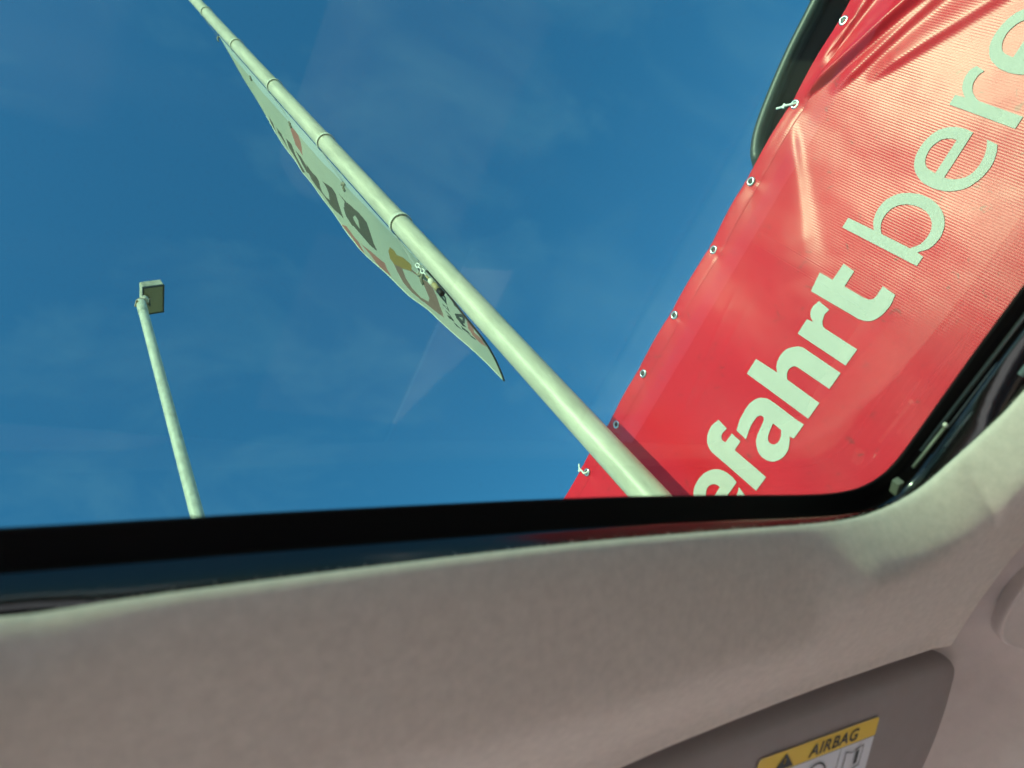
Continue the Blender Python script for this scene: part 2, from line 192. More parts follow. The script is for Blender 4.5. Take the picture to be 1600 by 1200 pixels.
def glass_mat(name, tint, smudge=0.0):
    """thin tinted pane: clear tinted transmission with a fresnel reflection and a trace of dust"""
    m = bpy.data.materials.new(name)
    m.use_nodes = True
    n, l = m.node_tree.nodes, m.node_tree.links
    n.clear()
    o = n.new('ShaderNodeOutputMaterial')
    tr = n.new('ShaderNodeBsdfTransparent')
    tr.inputs['Color'].default_value = (*tint, 1)
    gl = n.new('ShaderNodeBsdfGlossy')
    gl.inputs['Roughness'].default_value = 0.015
    gl.inputs['Color'].default_value = (1, 1, 1, 1)
    lw = n.new('ShaderNodeLayerWeight')
    lw.inputs['Blend'].default_value = 0.5
    pw_ = n.new('ShaderNodeMath'); pw_.operation = 'POWER'; pw_.inputs[1].default_value = 5.0
    l.new(lw.outputs['Facing'], pw_.inputs[0])
    fr = n.new('ShaderNodeMapRange')
    fr.inputs['To Min'].default_value = 0.014
    fr.inputs['To Max'].default_value = 1.0
    l.new(pw_.outputs[0], fr.inputs['Value'])
    mx = n.new('ShaderNodeMixShader')
    l.new(fr.outputs[0], mx.inputs[0])
    l.new(tr.outputs[0], mx.inputs[1])
    l.new(gl.outputs[0], mx.inputs[2])
    last = mx
    if smudge:
        tc = n.new('ShaderNodeTexCoord')
        mp = n.new('ShaderNodeMapping')
        mp.inputs['Scale'].default_value = (2.0, 9.0, 1.0)
        mp.inputs['Rotation'].default_value = (0, 0, 0.5)
        l.new(tc.outputs['Object'], mp.inputs['Vector'])
        t = n.new('ShaderNodeTexNoise')
        t.inputs['Scale'].default_value = 3.0
        t.inputs['Detail'].default_value = 8
        l.new(mp.outputs[0], t.inputs['Vector'])
        r = n.new('ShaderNodeMapRange')
        r.inputs['From Min'].default_value = 0.52
        r.inputs['From Max'].default_value = 0.8
        r.inputs['To Min'].default_value = 0
        r.inputs['To Max'].default_value = smudge
        l.new(t.outputs[0], r.inputs['Value'])
        df = n.new('ShaderNodeBsdfTranslucent')
        df.inputs['Color'].default_value = (0.6, 0.66, 0.62, 1)
        m2 = n.new('ShaderNodeMixShader')
        l.new(r.outputs[0], m2.inputs[0])
        l.new(mx.outputs[0], m2.inputs[1])
        l.new(df.outputs[0], m2.inputs[2])
        last = m2
    l.new(last.outputs[0], o.inputs['Surface'])
    return m

def banner_mat():
    m, n, l, p = new_mat('red_pvc')
    tc = n.new('ShaderNodeTexCoord')
    # faded ink, dirt specks and scuffs
    t = n.new('ShaderNodeTexNoise'); t.inputs['Scale'].default_value = 3.0; t.inputs['Detail'].default_value = 8
    l.new(tc.outputs['Object'], t.inputs['Vector'])
    cr = n.new('ShaderNodeValToRGB')
    cr.color_ramp.elements[0].position = 0.3; cr.color_ramp.elements[0].color = (0.58, 0.010, 0.022, 1)
    cr.color_ramp.elements[1].position = 0.75; cr.color_ramp.elements[1].color = (0.68, 0.016, 0.030, 1)
    l.new(t.outputs[0], cr.inputs[0])
    v = n.new('ShaderNodeTexNoise'); v.inputs['Scale'].default_value = 26.0; v.inputs['Detail'].default_value = 5; v.inputs['Distortion'].default_value = 1.5
    l.new(tc.outputs['Object'], v.inputs['Vector'])
    vr = n.new('ShaderNodeMapRange'); vr.inputs['From Min'].default_value = 0.65; vr.inputs['From Max'].default_value = 0.72; vr.inputs['To Max'].default_value = 0.55
    l.new(v.outputs[0], vr.inputs['Value'])
    mx = n.new('ShaderNodeMix'); mx.data_type = 'RGBA'; mx.inputs['B'].default_value = (0.16, 0.035, 0.03, 1)
    l.new(vr.outputs[0], mx.inputs['Factor']); l.new(cr.outputs[0], mx.inputs['A'])
    l.new(mx.outputs['Result'], p.inputs['Base Color'])
    # woven ribs running down the sheet plus grain
    sep = n.new('ShaderNodeSeparateXYZ'); l.new(tc.outputs['Object'], sep.inputs[0])
    ml = n.new('ShaderNodeMath'); ml.operation = 'MULTIPLY'; ml.inputs[1].default_value = 2 * math.pi / 0.0078
    l.new(sep.outputs['Y'], ml.inputs[0])
    sn = n.new('ShaderNodeMath'); sn.operation = 'SINE'; l.new(ml.outputs[0], sn.inputs[0])
    g = n.new('ShaderNodeTexNoise'); g.inputs['Scale'].default_value = 420.0; g.inputs['Detail'].default_value = 3
    l.new(tc.outputs['Object'], g.inputs['Vector'])
    ad = n.new('ShaderNodeMath'); ad.operation = 'MULTIPLY_ADD'; ad.inputs[1].default_value = 1.2
    l.new(g.outputs[0], ad.inputs[0]); l.new(sn.outputs[0], ad.inputs[2])
    b = n.new('ShaderNodeBump'); b.inputs['Strength'].default_value = 0.085; b.inputs['Distance'].default_value = 0.0012
    l.new(ad.outputs[0], b.inputs['Height']); l.new(b.outputs[0], p.inputs['Normal'])
    rr = n.new('ShaderNodeMapRange'); rr.inputs['To Min'].default_value = 0.29; rr.inputs['To Max'].default_value = 0.36
    l.new(t.outputs[0], rr.inputs['Value']); l.new(rr.outputs[0], p.inputs['Roughness'])
    p.inputs['Specular IOR Level'].default_value = 0.32
    return m

def cloth_mat(name, color, trans=0.5):
    m = bpy.data.materials.new(name)
    m.use_nodes = True
    n, l = m.node_tree.nodes, m.node_tree.links
    n.clear()
    o = n.new('ShaderNodeOutputMaterial')
    d = n.new('ShaderNodeBsdfDiffuse'); d.inputs['Color'].default_value = (*color, 1)
    t = n.new('ShaderNodeBsdfTranslucent'); t.inputs['Color'].default_value = (*color, 1)
    mx = n.new('ShaderNodeMixShader'); mx.inputs[0].default_value = trans
    l.new(d.outputs[0], mx.inputs[1]); l.new(t.outputs[0], mx.inputs[2]); l.new(mx.outputs[0], o.inputs['Surface'])
    return m

M = {
    'damper': mat('glare_damper_dark', (0.045, 0.060, 0.025), 0.95, var=0.5, vscale=9, bump=1.0, bscale=60),
    'kerb': mat('kerb_concrete', (0.34, 0.33, 0.31), 0.85, var=0.2, vscale=8),
    'asphalt': mat('pale_paving', (0.50, 0.45, 0.39), 0.9, var=0.2, vscale=3, bump=0.6, bscale=120),
    'pole': mat('pole_paint', (0.52, 0.485, 0.365), 0.42, spec=0.5, var=0.26, vscale=9, stretch=(2, 2, 0.4), bump=0.06, bscale=60),
    'lamp_pole': mat('galvanised_pole', (0.46, 0.47, 0.39), 0.5, spec=0.5, var=0.35, vscale=9, stretch=(2, 2, 1.2)),
    'lamp_body': mat('lamp_housing_paint', (0.46, 0.44, 0.35), 0.6, var=0.5, vscale=14),
    'lamp_frame': mat('lamp_frame_dark', (0.025, 0.03, 0.025), 0.5),
    'lamp_glass': mat('lamp_lens', (0.22, 0.21, 0.11), 0.12, spec=0.5),
    'bracket': mat('bracket_rusty', (0.42, 0.30, 0.20), 0.7, var=0.4, vscale=40),
    'strap': mat('strap_webbing', (0.56, 0.55, 0.45), 0.8, var=0.2, vscale=60),
    'strap_knot': mat('strap_knot', (0.20, 0.19, 0.14), 0.8),
    'strap_dark': mat('strap_dark', (0.10, 0.10, 0.09), 0.7),
    'rope': mat('white_rope', (0.75, 0.75, 0.70), 0.7),
    'weight_tan': mat('weight_tan', (0.34, 0.27, 0.13), 0.6),
    'weight_cream': mat('weight_cream', (0.62, 0.60, 0.48), 0.6),
    'black': mat('black_rubber', (0.012, 0.011, 0.012), 0.6, spec=0.25),
    'red': banner_mat(),
    'print_white': mat('white_print', (0.52, 0.49, 0.43), 0.62, spec=0.25, var=0.06, vscale=6),
    'steel': mat('grommet_steel', (0.62, 0.63, 0.62), 0.28, metal=1.0),
    'tube': mat('scaffold_tube', (0.45, 0.46, 0.46), 0.45, metal=0.8),
    'tie': mat('cable_tie', (0.72, 0.72, 0.66), 0.5),
    'trim_dark': mat('dark_grey_cladding', (0.040, 0.050, 0.048), 0.42, spec=0.5, bump=0.15, bscale=500),
    'underside': mat('black_underside', (0.012, 0.012, 0.012), 0.55),
    'red_lens': mat('red_lens', (0.45, 0.03, 0.03), 0.15, spec=0.6),
    'chrome': mat('chrome', (0.8, 0.8, 0.8), 0.12, metal=1.0),
    'car_paint': mat('car_paint_pale', (0.66, 0.63, 0.58), 0.45, metal=0.0, coat=0.3),
    'headliner': mat('headliner_fabric', (0.60, 0.52, 0.458), 0.95, spec=0.08, var=0.11, vscale=130, bump=0.45, bscale=2000),
    'trim': mat('pillar_trim', (0.50, 0.42, 0.385), 0.75, spec=0.25, var=0.08, vscale=40, bump=0.3, bscale=1200),
    'visor': mat('visor_vinyl', (0.26, 0.215, 0.203), 0.62, spec=0.35, var=0.06, vscale=40, bump=0.2, bscale=1400),
    'frame_black': mat('sunroof_frame_black', (0.0035, 0.0025, 0.003), 0.6, spec=0.08),
    'frame_gloss': mat('sunroof_frame_gloss', (0.004, 0.003, 0.003), 0.13, spec=0.6),
    'rail': mat('rail_anodised', (0.10, 0.105, 0.10), 0.4, metal=0.7),
    'seal': mat('seal_grey', (0.13, 0.17, 0.165), 0.6),
    'clip': mat('clip_plastic', (0.13, 0.135, 0.10), 0.5),
    'seat': mat('seat_cloth', (0.19, 0.155, 0.13), 0.9, var=0.2, vscale=60),
    'dash': mat('dash_plastic', (0.50, 0.40, 0.35), 0.6),
    'carpet': mat('cabin_carpet', (0.12, 0.095, 0.08), 0.95),
    'door_trim': mat('door_trim', (0.36, 0.30, 0.26), 0.75),
    'label_yellow': mat('label_yellow', (0.72, 0.47, 0.04), 0.5),
    'label_white': mat('label_white', (0.62, 0.61, 0.64), 0.5),
    'label_black': mat('label_ink', (0.03, 0.03, 0.03), 0.6),
    'tyre': mat('tyre_rubber', (0.02, 0.02, 0.02), 0.8),
    'rim': mat('wheel_rim', (0.5, 0.5, 0.52), 0.35, metal=0.9),
    'roof_glass': glass_mat('tinted_roof_glass', (0.402, 0.515, 0.452), smudge=0.0035),
    'window_glass': glass_mat('window_glass', (0.93, 0.97, 0.95)),
}
CL = {
    'cloth': cloth_mat('flag_cloth', (0.72, 0.67, 0.47), 0.58),
    'hem': cloth_mat('flag_hem', (0.82, 0.82, 0.70), 0.58),
    'salmon': cloth_mat('flag_salmon', (0.62, 0.25, 0.19), 0.52),
    'taupe': cloth_mat('flag_taupe', (0.19, 0.165, 0.125), 0.52),
    'brown': cloth_mat('flag_brown', (0.40, 0.235, 0.175), 0.52),
    'ochre': cloth_mat('flag_ochre', (0.54, 0.33, 0.11), 0.52),
    'slate': cloth_mat('flag_slate', (0.075, 0.10, 0.09), 0.52),
    'grey': cloth_mat('flag_shaded_corner', (0.13, 0.155, 0.14), 0.45),
}

# ------------------------------------------------------------------ helpers
def tag(o, label=None, cat=None, group=None, kind=None):
    if label: o['label'] = label
    if cat: o['category'] = cat
    if group: o['group'] = group
    if kind: o['kind'] = kind
    return o

def empty(name, loc):
    o = bpy.data.objects.new(name, None)
    COL.objects.link(o)
    o.location = loc
    o.empty_display_size = 0.2
    return o

def link(name, me, m, parent=None, smooth=True):
    o = bpy.data.objects.new(name, me)
    COL.objects.link(o)
    if m is not None:
        me.materials.append(m)
    if smooth:
        me.shade_smooth()
    if parent is not None:
        o.parent = parent
        r = parent
        off = Vector((0, 0, 0))
        while r is not None:
            off += r.location
            r = r.parent
        o.location = -off            # meshes are given in world coordinates
    return o

def mesh(name, verts, faces, m, parent=None, smooth=True):
    me = bpy.data.meshes.new(name)
    me.from_pydata([tuple(v) for v in verts], [], [tuple(f) for f in faces])
    me.update()
    return link(name, me, m, parent, smooth)

def bm_obj(name, bm, m, parent=None, smooth=False):
    bmesh.ops.recalc_face_normals(bm, faces=bm.faces[:])
    me = bpy.data.meshes.new(name)
    bm.to_mesh(me)
    bm.free()
    return link(name, me, m, parent, smooth)

def V(x, y, u):
    return Vector((x, y, u + H))

def box_bm(c, size, bevel=0.0, axes=None, segs=2):
    bm = bmesh.new()
    bmesh.ops.create_cube(bm, size=1.0)
    for v in bm.verts:
        v.co = Vector((v.co.x * size[0], v.co.y * size[1], v.co.z * size[2]))
    if bevel:
        bmesh.ops.bevel(bm, geom=bm.edges[:], offset=bevel, segments=segs, profile=0.6, affect='EDGES')
    mt = Matrix.Identity(3)
    if axes:
        mt = Matrix((axes[0], axes[1], axes[2])).transposed()
    for v in bm.verts:
        v.co = mt @ v.co + Vector(c)
    return bm

def box(name, c, size, m, parent=None, bevel=0.0, axes=None, segs=2):
    return bm_obj(name, box_bm(c, size, bevel, axes, segs), m, parent)

def tube_geo(path, rad, seg=12, closed=False, caps=True):
    pts = [Vector(p) for p in path]
    n = len(pts)
    rads = rad if isinstance(rad, (list, tuple)) else [rad] * n
    verts, faces = [], []
    ref = None
    for i, p in enumerate(pts):
        a = pts[(i - 1) % n] if (closed or i > 0) else p
        b = pts[(i + 1) % n] if (closed or i < n - 1) else p
        t = (b - a).normalized()
        if ref is None:
            ref = t.orthogonal().normalized()
        ref = (ref - t * ref.dot(t)).normalized()
        bi = t.cross(ref)
        for k in range(seg):
            an = 2 * math.pi * k / seg
            verts.append(p + (ref * math.cos(an) + bi * math.sin(an)) * rads[i])
    for i in range(n if closed else n - 1):
        j = (i + 1) % n
        for k in range(seg):
            q = (k + 1) % seg
            faces.append((i * seg + k, i * seg + q, j * seg + q, j * seg + k))
    if caps and not closed:
        faces.append(tuple(reversed(range(seg))))
        faces.append(tuple(range((n - 1) * seg, n * seg)))
    return verts, faces

def tube(name, path, rad, m, parent=None, seg=12, closed=False):
    v, f = tube_geo(path, rad, seg, closed)
    return mesh(name, v, f, m, parent, True)

def lathe(name, base, profile, m, parent=None, seg=24, axis=Vector((0, 0, 1))):
    """profile: (radius, height) pairs about an axis through base"""
    axis = axis.normalized()
    r1 = axis.orthogonal().normalized()
    r2 = axis.cross(r1)
    v, f = [], []
    for r, h in profile:
        for k in range(seg):
            a = 2 * math.pi * k / seg
            v.append(Vector(base) + axis * h + (r1 * math.cos(a) + r2 * math.sin(a)) * r)
    for i in range(len(profile) - 1):
        for k in range(seg):
            q = (k + 1) % seg
            f.append((i * seg + k, i * seg + q, (i + 1) * seg + q, (i + 1) * seg + k))
    f.append(tuple(reversed(range(seg))))
    f.append(tuple(range((len(profile) - 1) * seg, len(profile) * seg)))
    return mesh(name, v, f, m, parent, True)

def spline(pts, n=8, closed=False):
    P = [Vector(p) for p in pts]
    N = len(P)
    out = []
    for i in range(N if closed else N - 1):
        if closed:
            p0, p1, p2, p3 = P[i - 1], P[i], P[(i + 1) % N], P[(i + 2) % N]
        else:
            p1, p2 = P[i], P[i + 1]
            p0 = P[i - 1] if i > 0 else p1 * 2 - p2
            p3 = P[i + 2] if i < N - 2 else p2 * 2 - p1
        for k in range(n):
            t = k / n
            out.append(0.5 * (2 * p1 + (p2 - p0) * t + (2 * p0 - 5 * p1 + 4 * p2 - p3) * t * t + (3 * p1 - p0 - 3 * p2 + p3) * t ** 3))
    if not closed:
        out.append(P[-1])
    return out

def interp(x, xs, ys):
    return float(np.interp(x, xs, ys))

# ================================================================== ground
bm = bmesh.new()
bmesh.ops.create_grid(bm, x_segments=40, y_segments=40, size=1500)
g = bm_obj('ground', bm, M['asphalt'])
tag(g, kind='structure')

bm = bmesh.new()
bmesh.ops.create_grid(bm, x_segments=30, y_segments=120, size=0.5)
for v in bm.verts:
    v.co = Vector((3.45 + v.co.x * 4.0, v.co.y * 60.0, 0.09 + 0.03 * noise.noise(Vector((v.co.x * 12, v.co.y * 90, 0)))))
vg = bm_obj('glare_damper', bm, M['damper'])  # unseen dark strip, added to cut ground glare mirrored in the roof glass
tag(vg, kind='structure')
kb = box('kerb', (1.40, 0.0, 0.05), (0.10, 60.0, 0.14), M['kerb'], None, 0.012)  # unseen edging added along with the dark strip
tag(kb, kind='structure')

# ================================================================== flagpole and flag
RP, FP = 2.0, 1.062
PR = 0.0565
DP = math.hypot(RP, FP)
E1 = Vector((RP / DP, FP / DP, 0))
E2 = Vector((-E1.y, E1.x, 0))

def pole_pt(a, b, u):
    return Vector((RP, FP, 0)) + E1 * a + E2 * b + Vector((0, 0, u + H))

fp = empty('flagpole', (RP, FP, 0))
tag(fp, 'tall cream white flagpole in front of the red banner', 'flagpole')
prof = [(PR * 1.9, 0.0), (PR * 1.9, 0.04), (PR * 1.08, 0.06), (PR * 1.03, 0.5)]
hs = [3.0, 4.6, 4.606, 6.2, 6.206, 8.0, 8.006, 10.0, 12.0]
for i, h in enumerate(hs):
    r = PR * (1.0 + (0.012 if i in (2, 4, 6) else 0))
    prof.append((r, h))
prof += [(PR, 12.3)]
lathe('pole', (RP, FP, 0), prof, M['pole'], fp, seg=40)
lathe('cap', (RP, FP, 12.3), [(PR * 1.05, 0), (PR * 1.1, 0.03), (PR * 0.8, 0.09), (PR * 0.2, 0.12)], M['lamp_body'], fp)
lathe('base_plate', (RP, FP, 0.0), [(0.16, 0.004), (0.16, 0.02), (0.12, 0.024)], M['lamp_body'], fp)

UT, UB = 9.0, 3.40
def flag_ab(u, v):
    U = UT + (UB - UT) * v
    bo = interp(U, [t[0] for t in BOUT], [t[1] for t in BOUT])
    b0 = 0.065
    pw = interp(v, [0, .7, .88, 1], [1.0, 1.0, 1.6, 3.2])
    rip = (0.008 * math.sin(v * 24 + u * 5) + 0.004 * math.sin(v * 55 - u * 9)) * u * (1.15 - u) * 3.5 * (0.5 + 0.5 * v)
    return 0.10 + 0.90 * u, b0 + (bo - b0) * u ** pw + rip, U - 0.10 * u * u * v ** 8

def flag_pt(u, v):
    a, b, U = flag_ab(u, v)
    return pole_pt(a, b, U)

fl = empty('flag', pole_pt(0.1, 0.065, UB))
tag(fl, 'long narrow white advertising flag hanging from the flagpole', 'flag')
NU, NV = 150, 620
uu = np.linspace(0, 1, NU + 1)
vv = np.linspace(0, 1, NV + 1)
verts = [flag_pt(u, v) for v in vv for u in uu]
faces = [(j * (NU + 1) + i, j * (NU + 1) + i + 1, (j + 1) * (NU + 1) + i + 1, (j + 1) * (NU + 1) + i) for j in range(NV) for i in range(NU)]
cu = np.repeat([(uu[:-1] + uu[1:]) / 2], NV, 0).ravel()
cvv = np.repeat((vv[:-1] + vv[1:]) / 2, NU)

def inside(poly, x, y):
    r = np.zeros(x.shape, bool)
    n = len(poly)
    for i in range(n):
        x0, y0 = poly[i]
        x1, y1 = poly[(i + 1) % n]
        if y0 == y1:
            continue
        c = ((y0 > y) != (y1 > y)) & (x < (x1 - x0) * (y - y0) / (y1 - y0) + x0)
        r ^= c
    return r

keys = ['cloth', 'hem', 'salmon', 'taupe', 'brown', 'ochre', 'slate', 'grey']
idx = np.zeros(cu.shape, int)
idx[cu < 0.16] = 1
for colr, poly in FLAG_PRINT:
    idx[inside(poly, cu, cvv)] = 0 if colr == 'white' else keys.index(colr)
me = bpy.data.meshes.new('cloth')
me.from_pydata([tuple(v) for v in verts], [], faces)
for k in keys:
    me.materials.append(CL[k])
me.polygons.foreach_set('material_index', idx.astype(np.int32))
me.update()
link('cloth', me, None, fl)
# seams along the free edge and the bottom
tube('edge_seam', [flag_pt(1.0, v) for v in np.linspace(0, 1, 120)], 0.005, CL['hem'], fl, 8)
tube('bottom_seam', [flag_pt(u, 1.0) for u in np.linspace(0, 1, 40)], 0.006, M['strap_dark'], fl, 8)
tube('top_seam', [flag_pt(u, 0.0) for u in np.linspace(0, 1, 30)], 0.005, CL['hem'], fl, 8)

# webbing loops that hold the flag to the pole
for i, U in enumerate((9.571, 8.015, 6.571, 5.154, 3.746)):
    path = []
    R0 = PR + 0.007
    for k in range(-8, 9):
        an = math.pi + k * math.pi / 16 * 1.25       # near side of the pole
        x, y = R0 * math.cos(an), R0 * math.sin(an)
        path.append(pole_pt(x, y, U - 0.10 * (x + R0)))
    far = pole_pt(0.22, 0.088 + 0.0045 * i, U - 0.16 if i else U - 0.10)
    a_end, b_end = path[-1], path[0]
    loop = path + spline([a_end, (a_end + far) / 2 + Vector((0, 0, -0.012)), far], 6)[1:-1] + [far] + spline([far, (far + b_end) / 2 + Vector((0, 0, -0.012)), b_end], 6)[1:-1]
    cz = sum((p for p in loop), Vector()) / len(loop)
    sv, sf_ = [], []
    for p in loop:
        rd = Vector((p.x - cz.x, p.y - cz.y, 0)).normalized()
        for o_, z_ in ((-0.002, -0.013), (0.003, -0.013), (0.003, 0.013), (-0.002, 0.013)):
            sv.append(p + rd * o_ + Vector((0, 0, z_)))
    nl = len(loop)
    sf_ = [(q * 4 + k, q * 4 + (k + 1) % 4, ((q + 1) % nl) * 4 + (k + 1) % 4, ((q + 1) % nl) * 4 + k) for q in range(nl) for k in range(4)]
    lp = mesh('strap_loop', sv, sf_, M['strap'], fl, False)
    kn = tube('knot', spline([far + Vector((0.012, -0.004, 0.03)), far + Vector((-0.004, 0.012, 0.005)), far + Vector((0.004, -0.01, -0.02)), far + Vector((-0.012, 0.012, -0.05)), far + Vector((0.0, 0.03, -0.075))], 4), 0.0085, M['strap_knot'], fl, 8)

# flag weight hanging beside the pole
wt = empty('flag_weight', pole_pt(0.02, 0.085, 2.9))
tag(wt, 'small tan cylindrical flag weight with black end beside the pole', 'flag weight')
for k in range(4):
    c = pole_pt(0.045, 0.080, 3.405 - 0.034 * k)
    ax = E1 if k % 2 else E2
    ring = [c + ax * (0.010 * math.cos(t)) + Vector((0, 0, 0.020 * math.sin(t))) for t in np.linspace(0, 2 * math.pi, 14)[:-1]]
    tube('chain_link', ring, 0.0036, M['rope'], wt, 6, closed=True)
wb = pole_pt(0.045, 0.082, 3.075)
lathe('body', wb, [(0.0145, 0.045), (0.0145, 0.110)], M['weight_tan'], wt)
lathe('end_cap', wb, [(0.010, 0.0), (0.0152, 0.005), (0.0152, 0.0449)], M['black'], wt)
lathe('collar', wb, [(0.016, 0.1101), (0.016, 0.150), (0.010, 0.165)], M['weight_cream'], wt)
tube('buckle', [wb + Vector((0, 0, 0.163)), wb + Vector((0, 0, 0.215))], 0.006, M['weight_tan'], wt)

# ================================================================== floodlight on its mast
LR, LF = 2.25, 4.8555
lm = empty('floodlight_mast', (LR, LF, 0))
tag(lm, 'slim pale mast with a square floodlight on top against the sky', 'floodlight')
top = 10.02 + H
lathe('mast', (LR, LF, 0), [(0.085, 0), (0.08, 0.4), (0.068, 2.5), (0.064, 6.5), (0.060, top - 0.32), (0.060, top - 0.3), (0.063, top - 0.298), (0.063, top)], M['lamp_pole'], lm, 32)
lathe('top_cap', (LR, LF, top), [(0.066, 0.0), (0.066, 0.012), (0.03, 0.02)], M['bracket'], lm, 24)
NN = Vector((0.2430, 0.1022, -0.9646))
WV = Vector((0.9394, -0.2725, 0.2078))
HV = Vector((-0.2416, -0.9567, -0.1622))
FC = V(2.469, 4.9455, 10.359)
hw, hh = 0.283, 0.469
head = bm_obj('lamp_housing', box_bm(FC - NN * 0.075, (hw * 0.985, hh * 0.985, 0.12), 0.012, (WV, HV, NN)), M['lamp_body'], lm)
for k in range(6):
    o = -hw * 0.36 + k * hw * 0.144
    bm_obj('cooling_fin', box_bm(FC - NN * 0.155 + WV * o, (0.008, hh * 0.80, 0.045), 0, (WV, HV, NN)), M['lamp_body'], head)
fr = empty('lamp_front', FC)
fr.parent = lm
fr.location = FC - lm.location
t = 0.018
for s in (-1, 1):
    bm_obj('frame_bar', box_bm(FC + WV * s * (hw / 2 - t / 2), (t, hh, 0.03), 0.003, (WV, HV, NN)), M['lamp_frame'], fr)
    bm_obj('frame_bar', box_bm(FC + HV * s * (hh / 2 - t / 2), (hw - 2 * t - 0.001, t, 0.028), 0.003, (WV, HV, NN)), M['lamp_frame'], fr)
bm_obj('lens', box_bm(FC + NN * 0.002, (hw - 2 * t, hh - 2 * t, 0.012), 0, (WV, HV, NN)), M['lamp_glass'], fr)
pt = Vector((LR, LF, top))
tube('bracket_arm', spline([pt + Vector((-0.03, 0, 0.03)), pt + Vector((0.03, -0.03, 0.06)), FC - NN * 0.06 - WV * (hw * 0.5) - HV * 0.02], 6), 0.022, M['bracket'], lm, 8)
tube('bracket_arm', spline([pt + Vector((0.0, 0.05, 0.02)), pt + Vector((0.05, 0.06, 0.02)), FC + NN * 0.03 + HV * 0.06 - WV * (hw * 0.18)], 6), 0.016, M['bracket'], lm, 8)
lathe('junction_box', pt + Vector((0.05, -0.02, 0.0)), [(0.045, 0.012), (0.05, 0.03), (0.05, 0.10), (0.03, 0.12)], M['lamp_body'], lm, 20)
for s_ in (-1, 1):
    lathe('hinge_bolt', FC - NN * 0.06 + WV * s_ * (hw * 0.5) - HV * 0.05, [(0.016, -0.012), (0.016, 0.012)], M['bracket'], lm, 10, WV)
box('clamp', pt + Vector((0.0, 0.0, -0.05)), (0.15, 0.09, 0.03), M['bracket'], lm, 0.004)
tube('cable', spline([pt + Vector((0.06, -0.02, 0.02)), pt + Vector((0.09, -0.03, -0.10)), pt + Vector((0.10, -0.02, -0.06)), FC - NN * 0.08 - WV * 0.02], 6), 0.007, M['black'], lm, 8)

# ================================================================== red banner
RB = 2.25
TOPU = 1.942
BOTU = 0.72
GROM = [(-0.249 - 0.286, 1.920), (-0.249, 1.926), (0.036, 1.9225), (0.305, 1.9205), (0.585, 1.9175), (0.846, 1.911), (1.088, 1.907), (1.335, 1.9095)]

def ridge(f, u, p0, p1, w0, w1, A, side, end=1.9):
    """a fold running from p0 to p1, steep on one side and slack on the other"""
    dx, dy = p1[0] - p0[0], p1[1] - p0[1]
    L = math.hypot(dx, dy)
    dx, dy = dx / L, dy / L
    s = ((f - p0[0]) * dx + (u - p0[1]) * dy) / L
    d = (-(f - p0[0]) * dy + (u - p0[1]) * dx) * side
    if s < -0.05:
        return 0.0
    fade = min(1.0, max(0.0, (s + 0.05) / 0.25)) * min(1.0, max(0.0, (end - s) / 0.3))
    if fade <= 0.0:
        return 0.0
    w = w0 + (w1 - w0) * min(1.6, max(0.0, s))
    k = d / w
    prof = math.exp(-(k * 2.6) ** 2) if k > 0 else math.exp(-(k * 0.8) ** 2)
    return A * fade * prof

def banner_d(f, u):
    p = Vector((f * 1.9, u * 1.4, 3.1))
    d = 0.016 * noise.noise(p) + 0.0055 * noise.noise(Vector((f * 5.2, u * 3.4, 9.7))) + 0.0005 * noise.noise(Vector((f * 21, u * 17, 1.7)))
    d += ridge(f, u, (-0.275, 1.900), (-0.641, 1.717), 0.016, 0.050, 0.030, 1)
    d += ridge(f, u, (-0.36, 1.905), (-0.62, 1.868), 0.012, 0.028, 0.012, 1)
    d += ridge(f, u, (-0.33, 1.80), (-0.655, 1.655), 0.025, 0.05, 0.010, 1)
    d += ridge(f, u, (-0.40, 1.70), (-0.70, 1.48), 0.03, 0.06, 0.008, 1)
    d += ridge(f, u, (-0.20, 1.90), (0.12, 1.60), 0.03, 0.10, 0.006, -1, 1.3)
    # pressed-in storage creases
    d += ridge(f, u, (0.93, 1.647), (0.40, 1.722), 0.006, 0.006, 0.0022, 1, 1.1)
    d += ridge(f, u, (0.91, 1.614), (0.40, 1.650), 0.006, 0.006, 0.0022, -1, 1.1)
    # the top edge is pulled in at the fixed eyelets
    t = max(0.0, (u - 1.80) / 0.14)
    d += 0.005 * t * t * math.sin((f + 0.249) / 0.2745 * math.pi * 1.0) ** 2
    for gf, gu in GROM:                     # the cloth puckers round every eyelet
        dx, dy = f - gf, u - gu
        r2 = dx * dx + dy * dy
        if r2 < 0.04:
            r = math.sqrt(r2)
            d += -0.003 * math.exp(-r2 / 0.0012) + 0.0019 * math.exp(-r / 0.055) * math.cos(5 * math.atan2(dy, dx) + gf * 9)
    return d

def edge_u(f):
    return TOPU + 0.003 * math.sin((f + 0.25) * 5.0) + 0.002 * noise.noise(Vector((f * 4, 0, 0)))

def ban_pt(f, u, off=0.0):
    return Vector((RB - banner_d(f, u) - off, f, u + H))

bn = empty('banner', (RB, 0.3, BOTU + H))
tag(bn, 'red printed banner with white lettering and steel eyelets along its edge', 'banner')
fs = list(np.arange(-2.6, -0.95, 0.06)) + list(np.arange(-0.95, 1.6, 0.0075)) + list(np.arange(1.6, 3.0, 0.06))
us = [BOTU + (1.1 - BOTU) * k / 10 for k in range(10)] + list(np.linspace(1.1, 1.0 * TOPU, 113))
verts = []
for u in us:
    for f in fs:
        uf = BOTU + (u - BOTU) / (TOPU - BOTU) * (edge_u(f) - BOTU)
        verts.append(ban_pt(f, uf))
nf = len(fs)
faces = [(j * nf + i, j * nf + i + 1, (j + 1) * nf + i + 1, (j + 1) * nf + i) for j in range(len(us) - 1) for i in range(nf - 1)]
mesh('sheet', verts, faces, M['red'], bn)
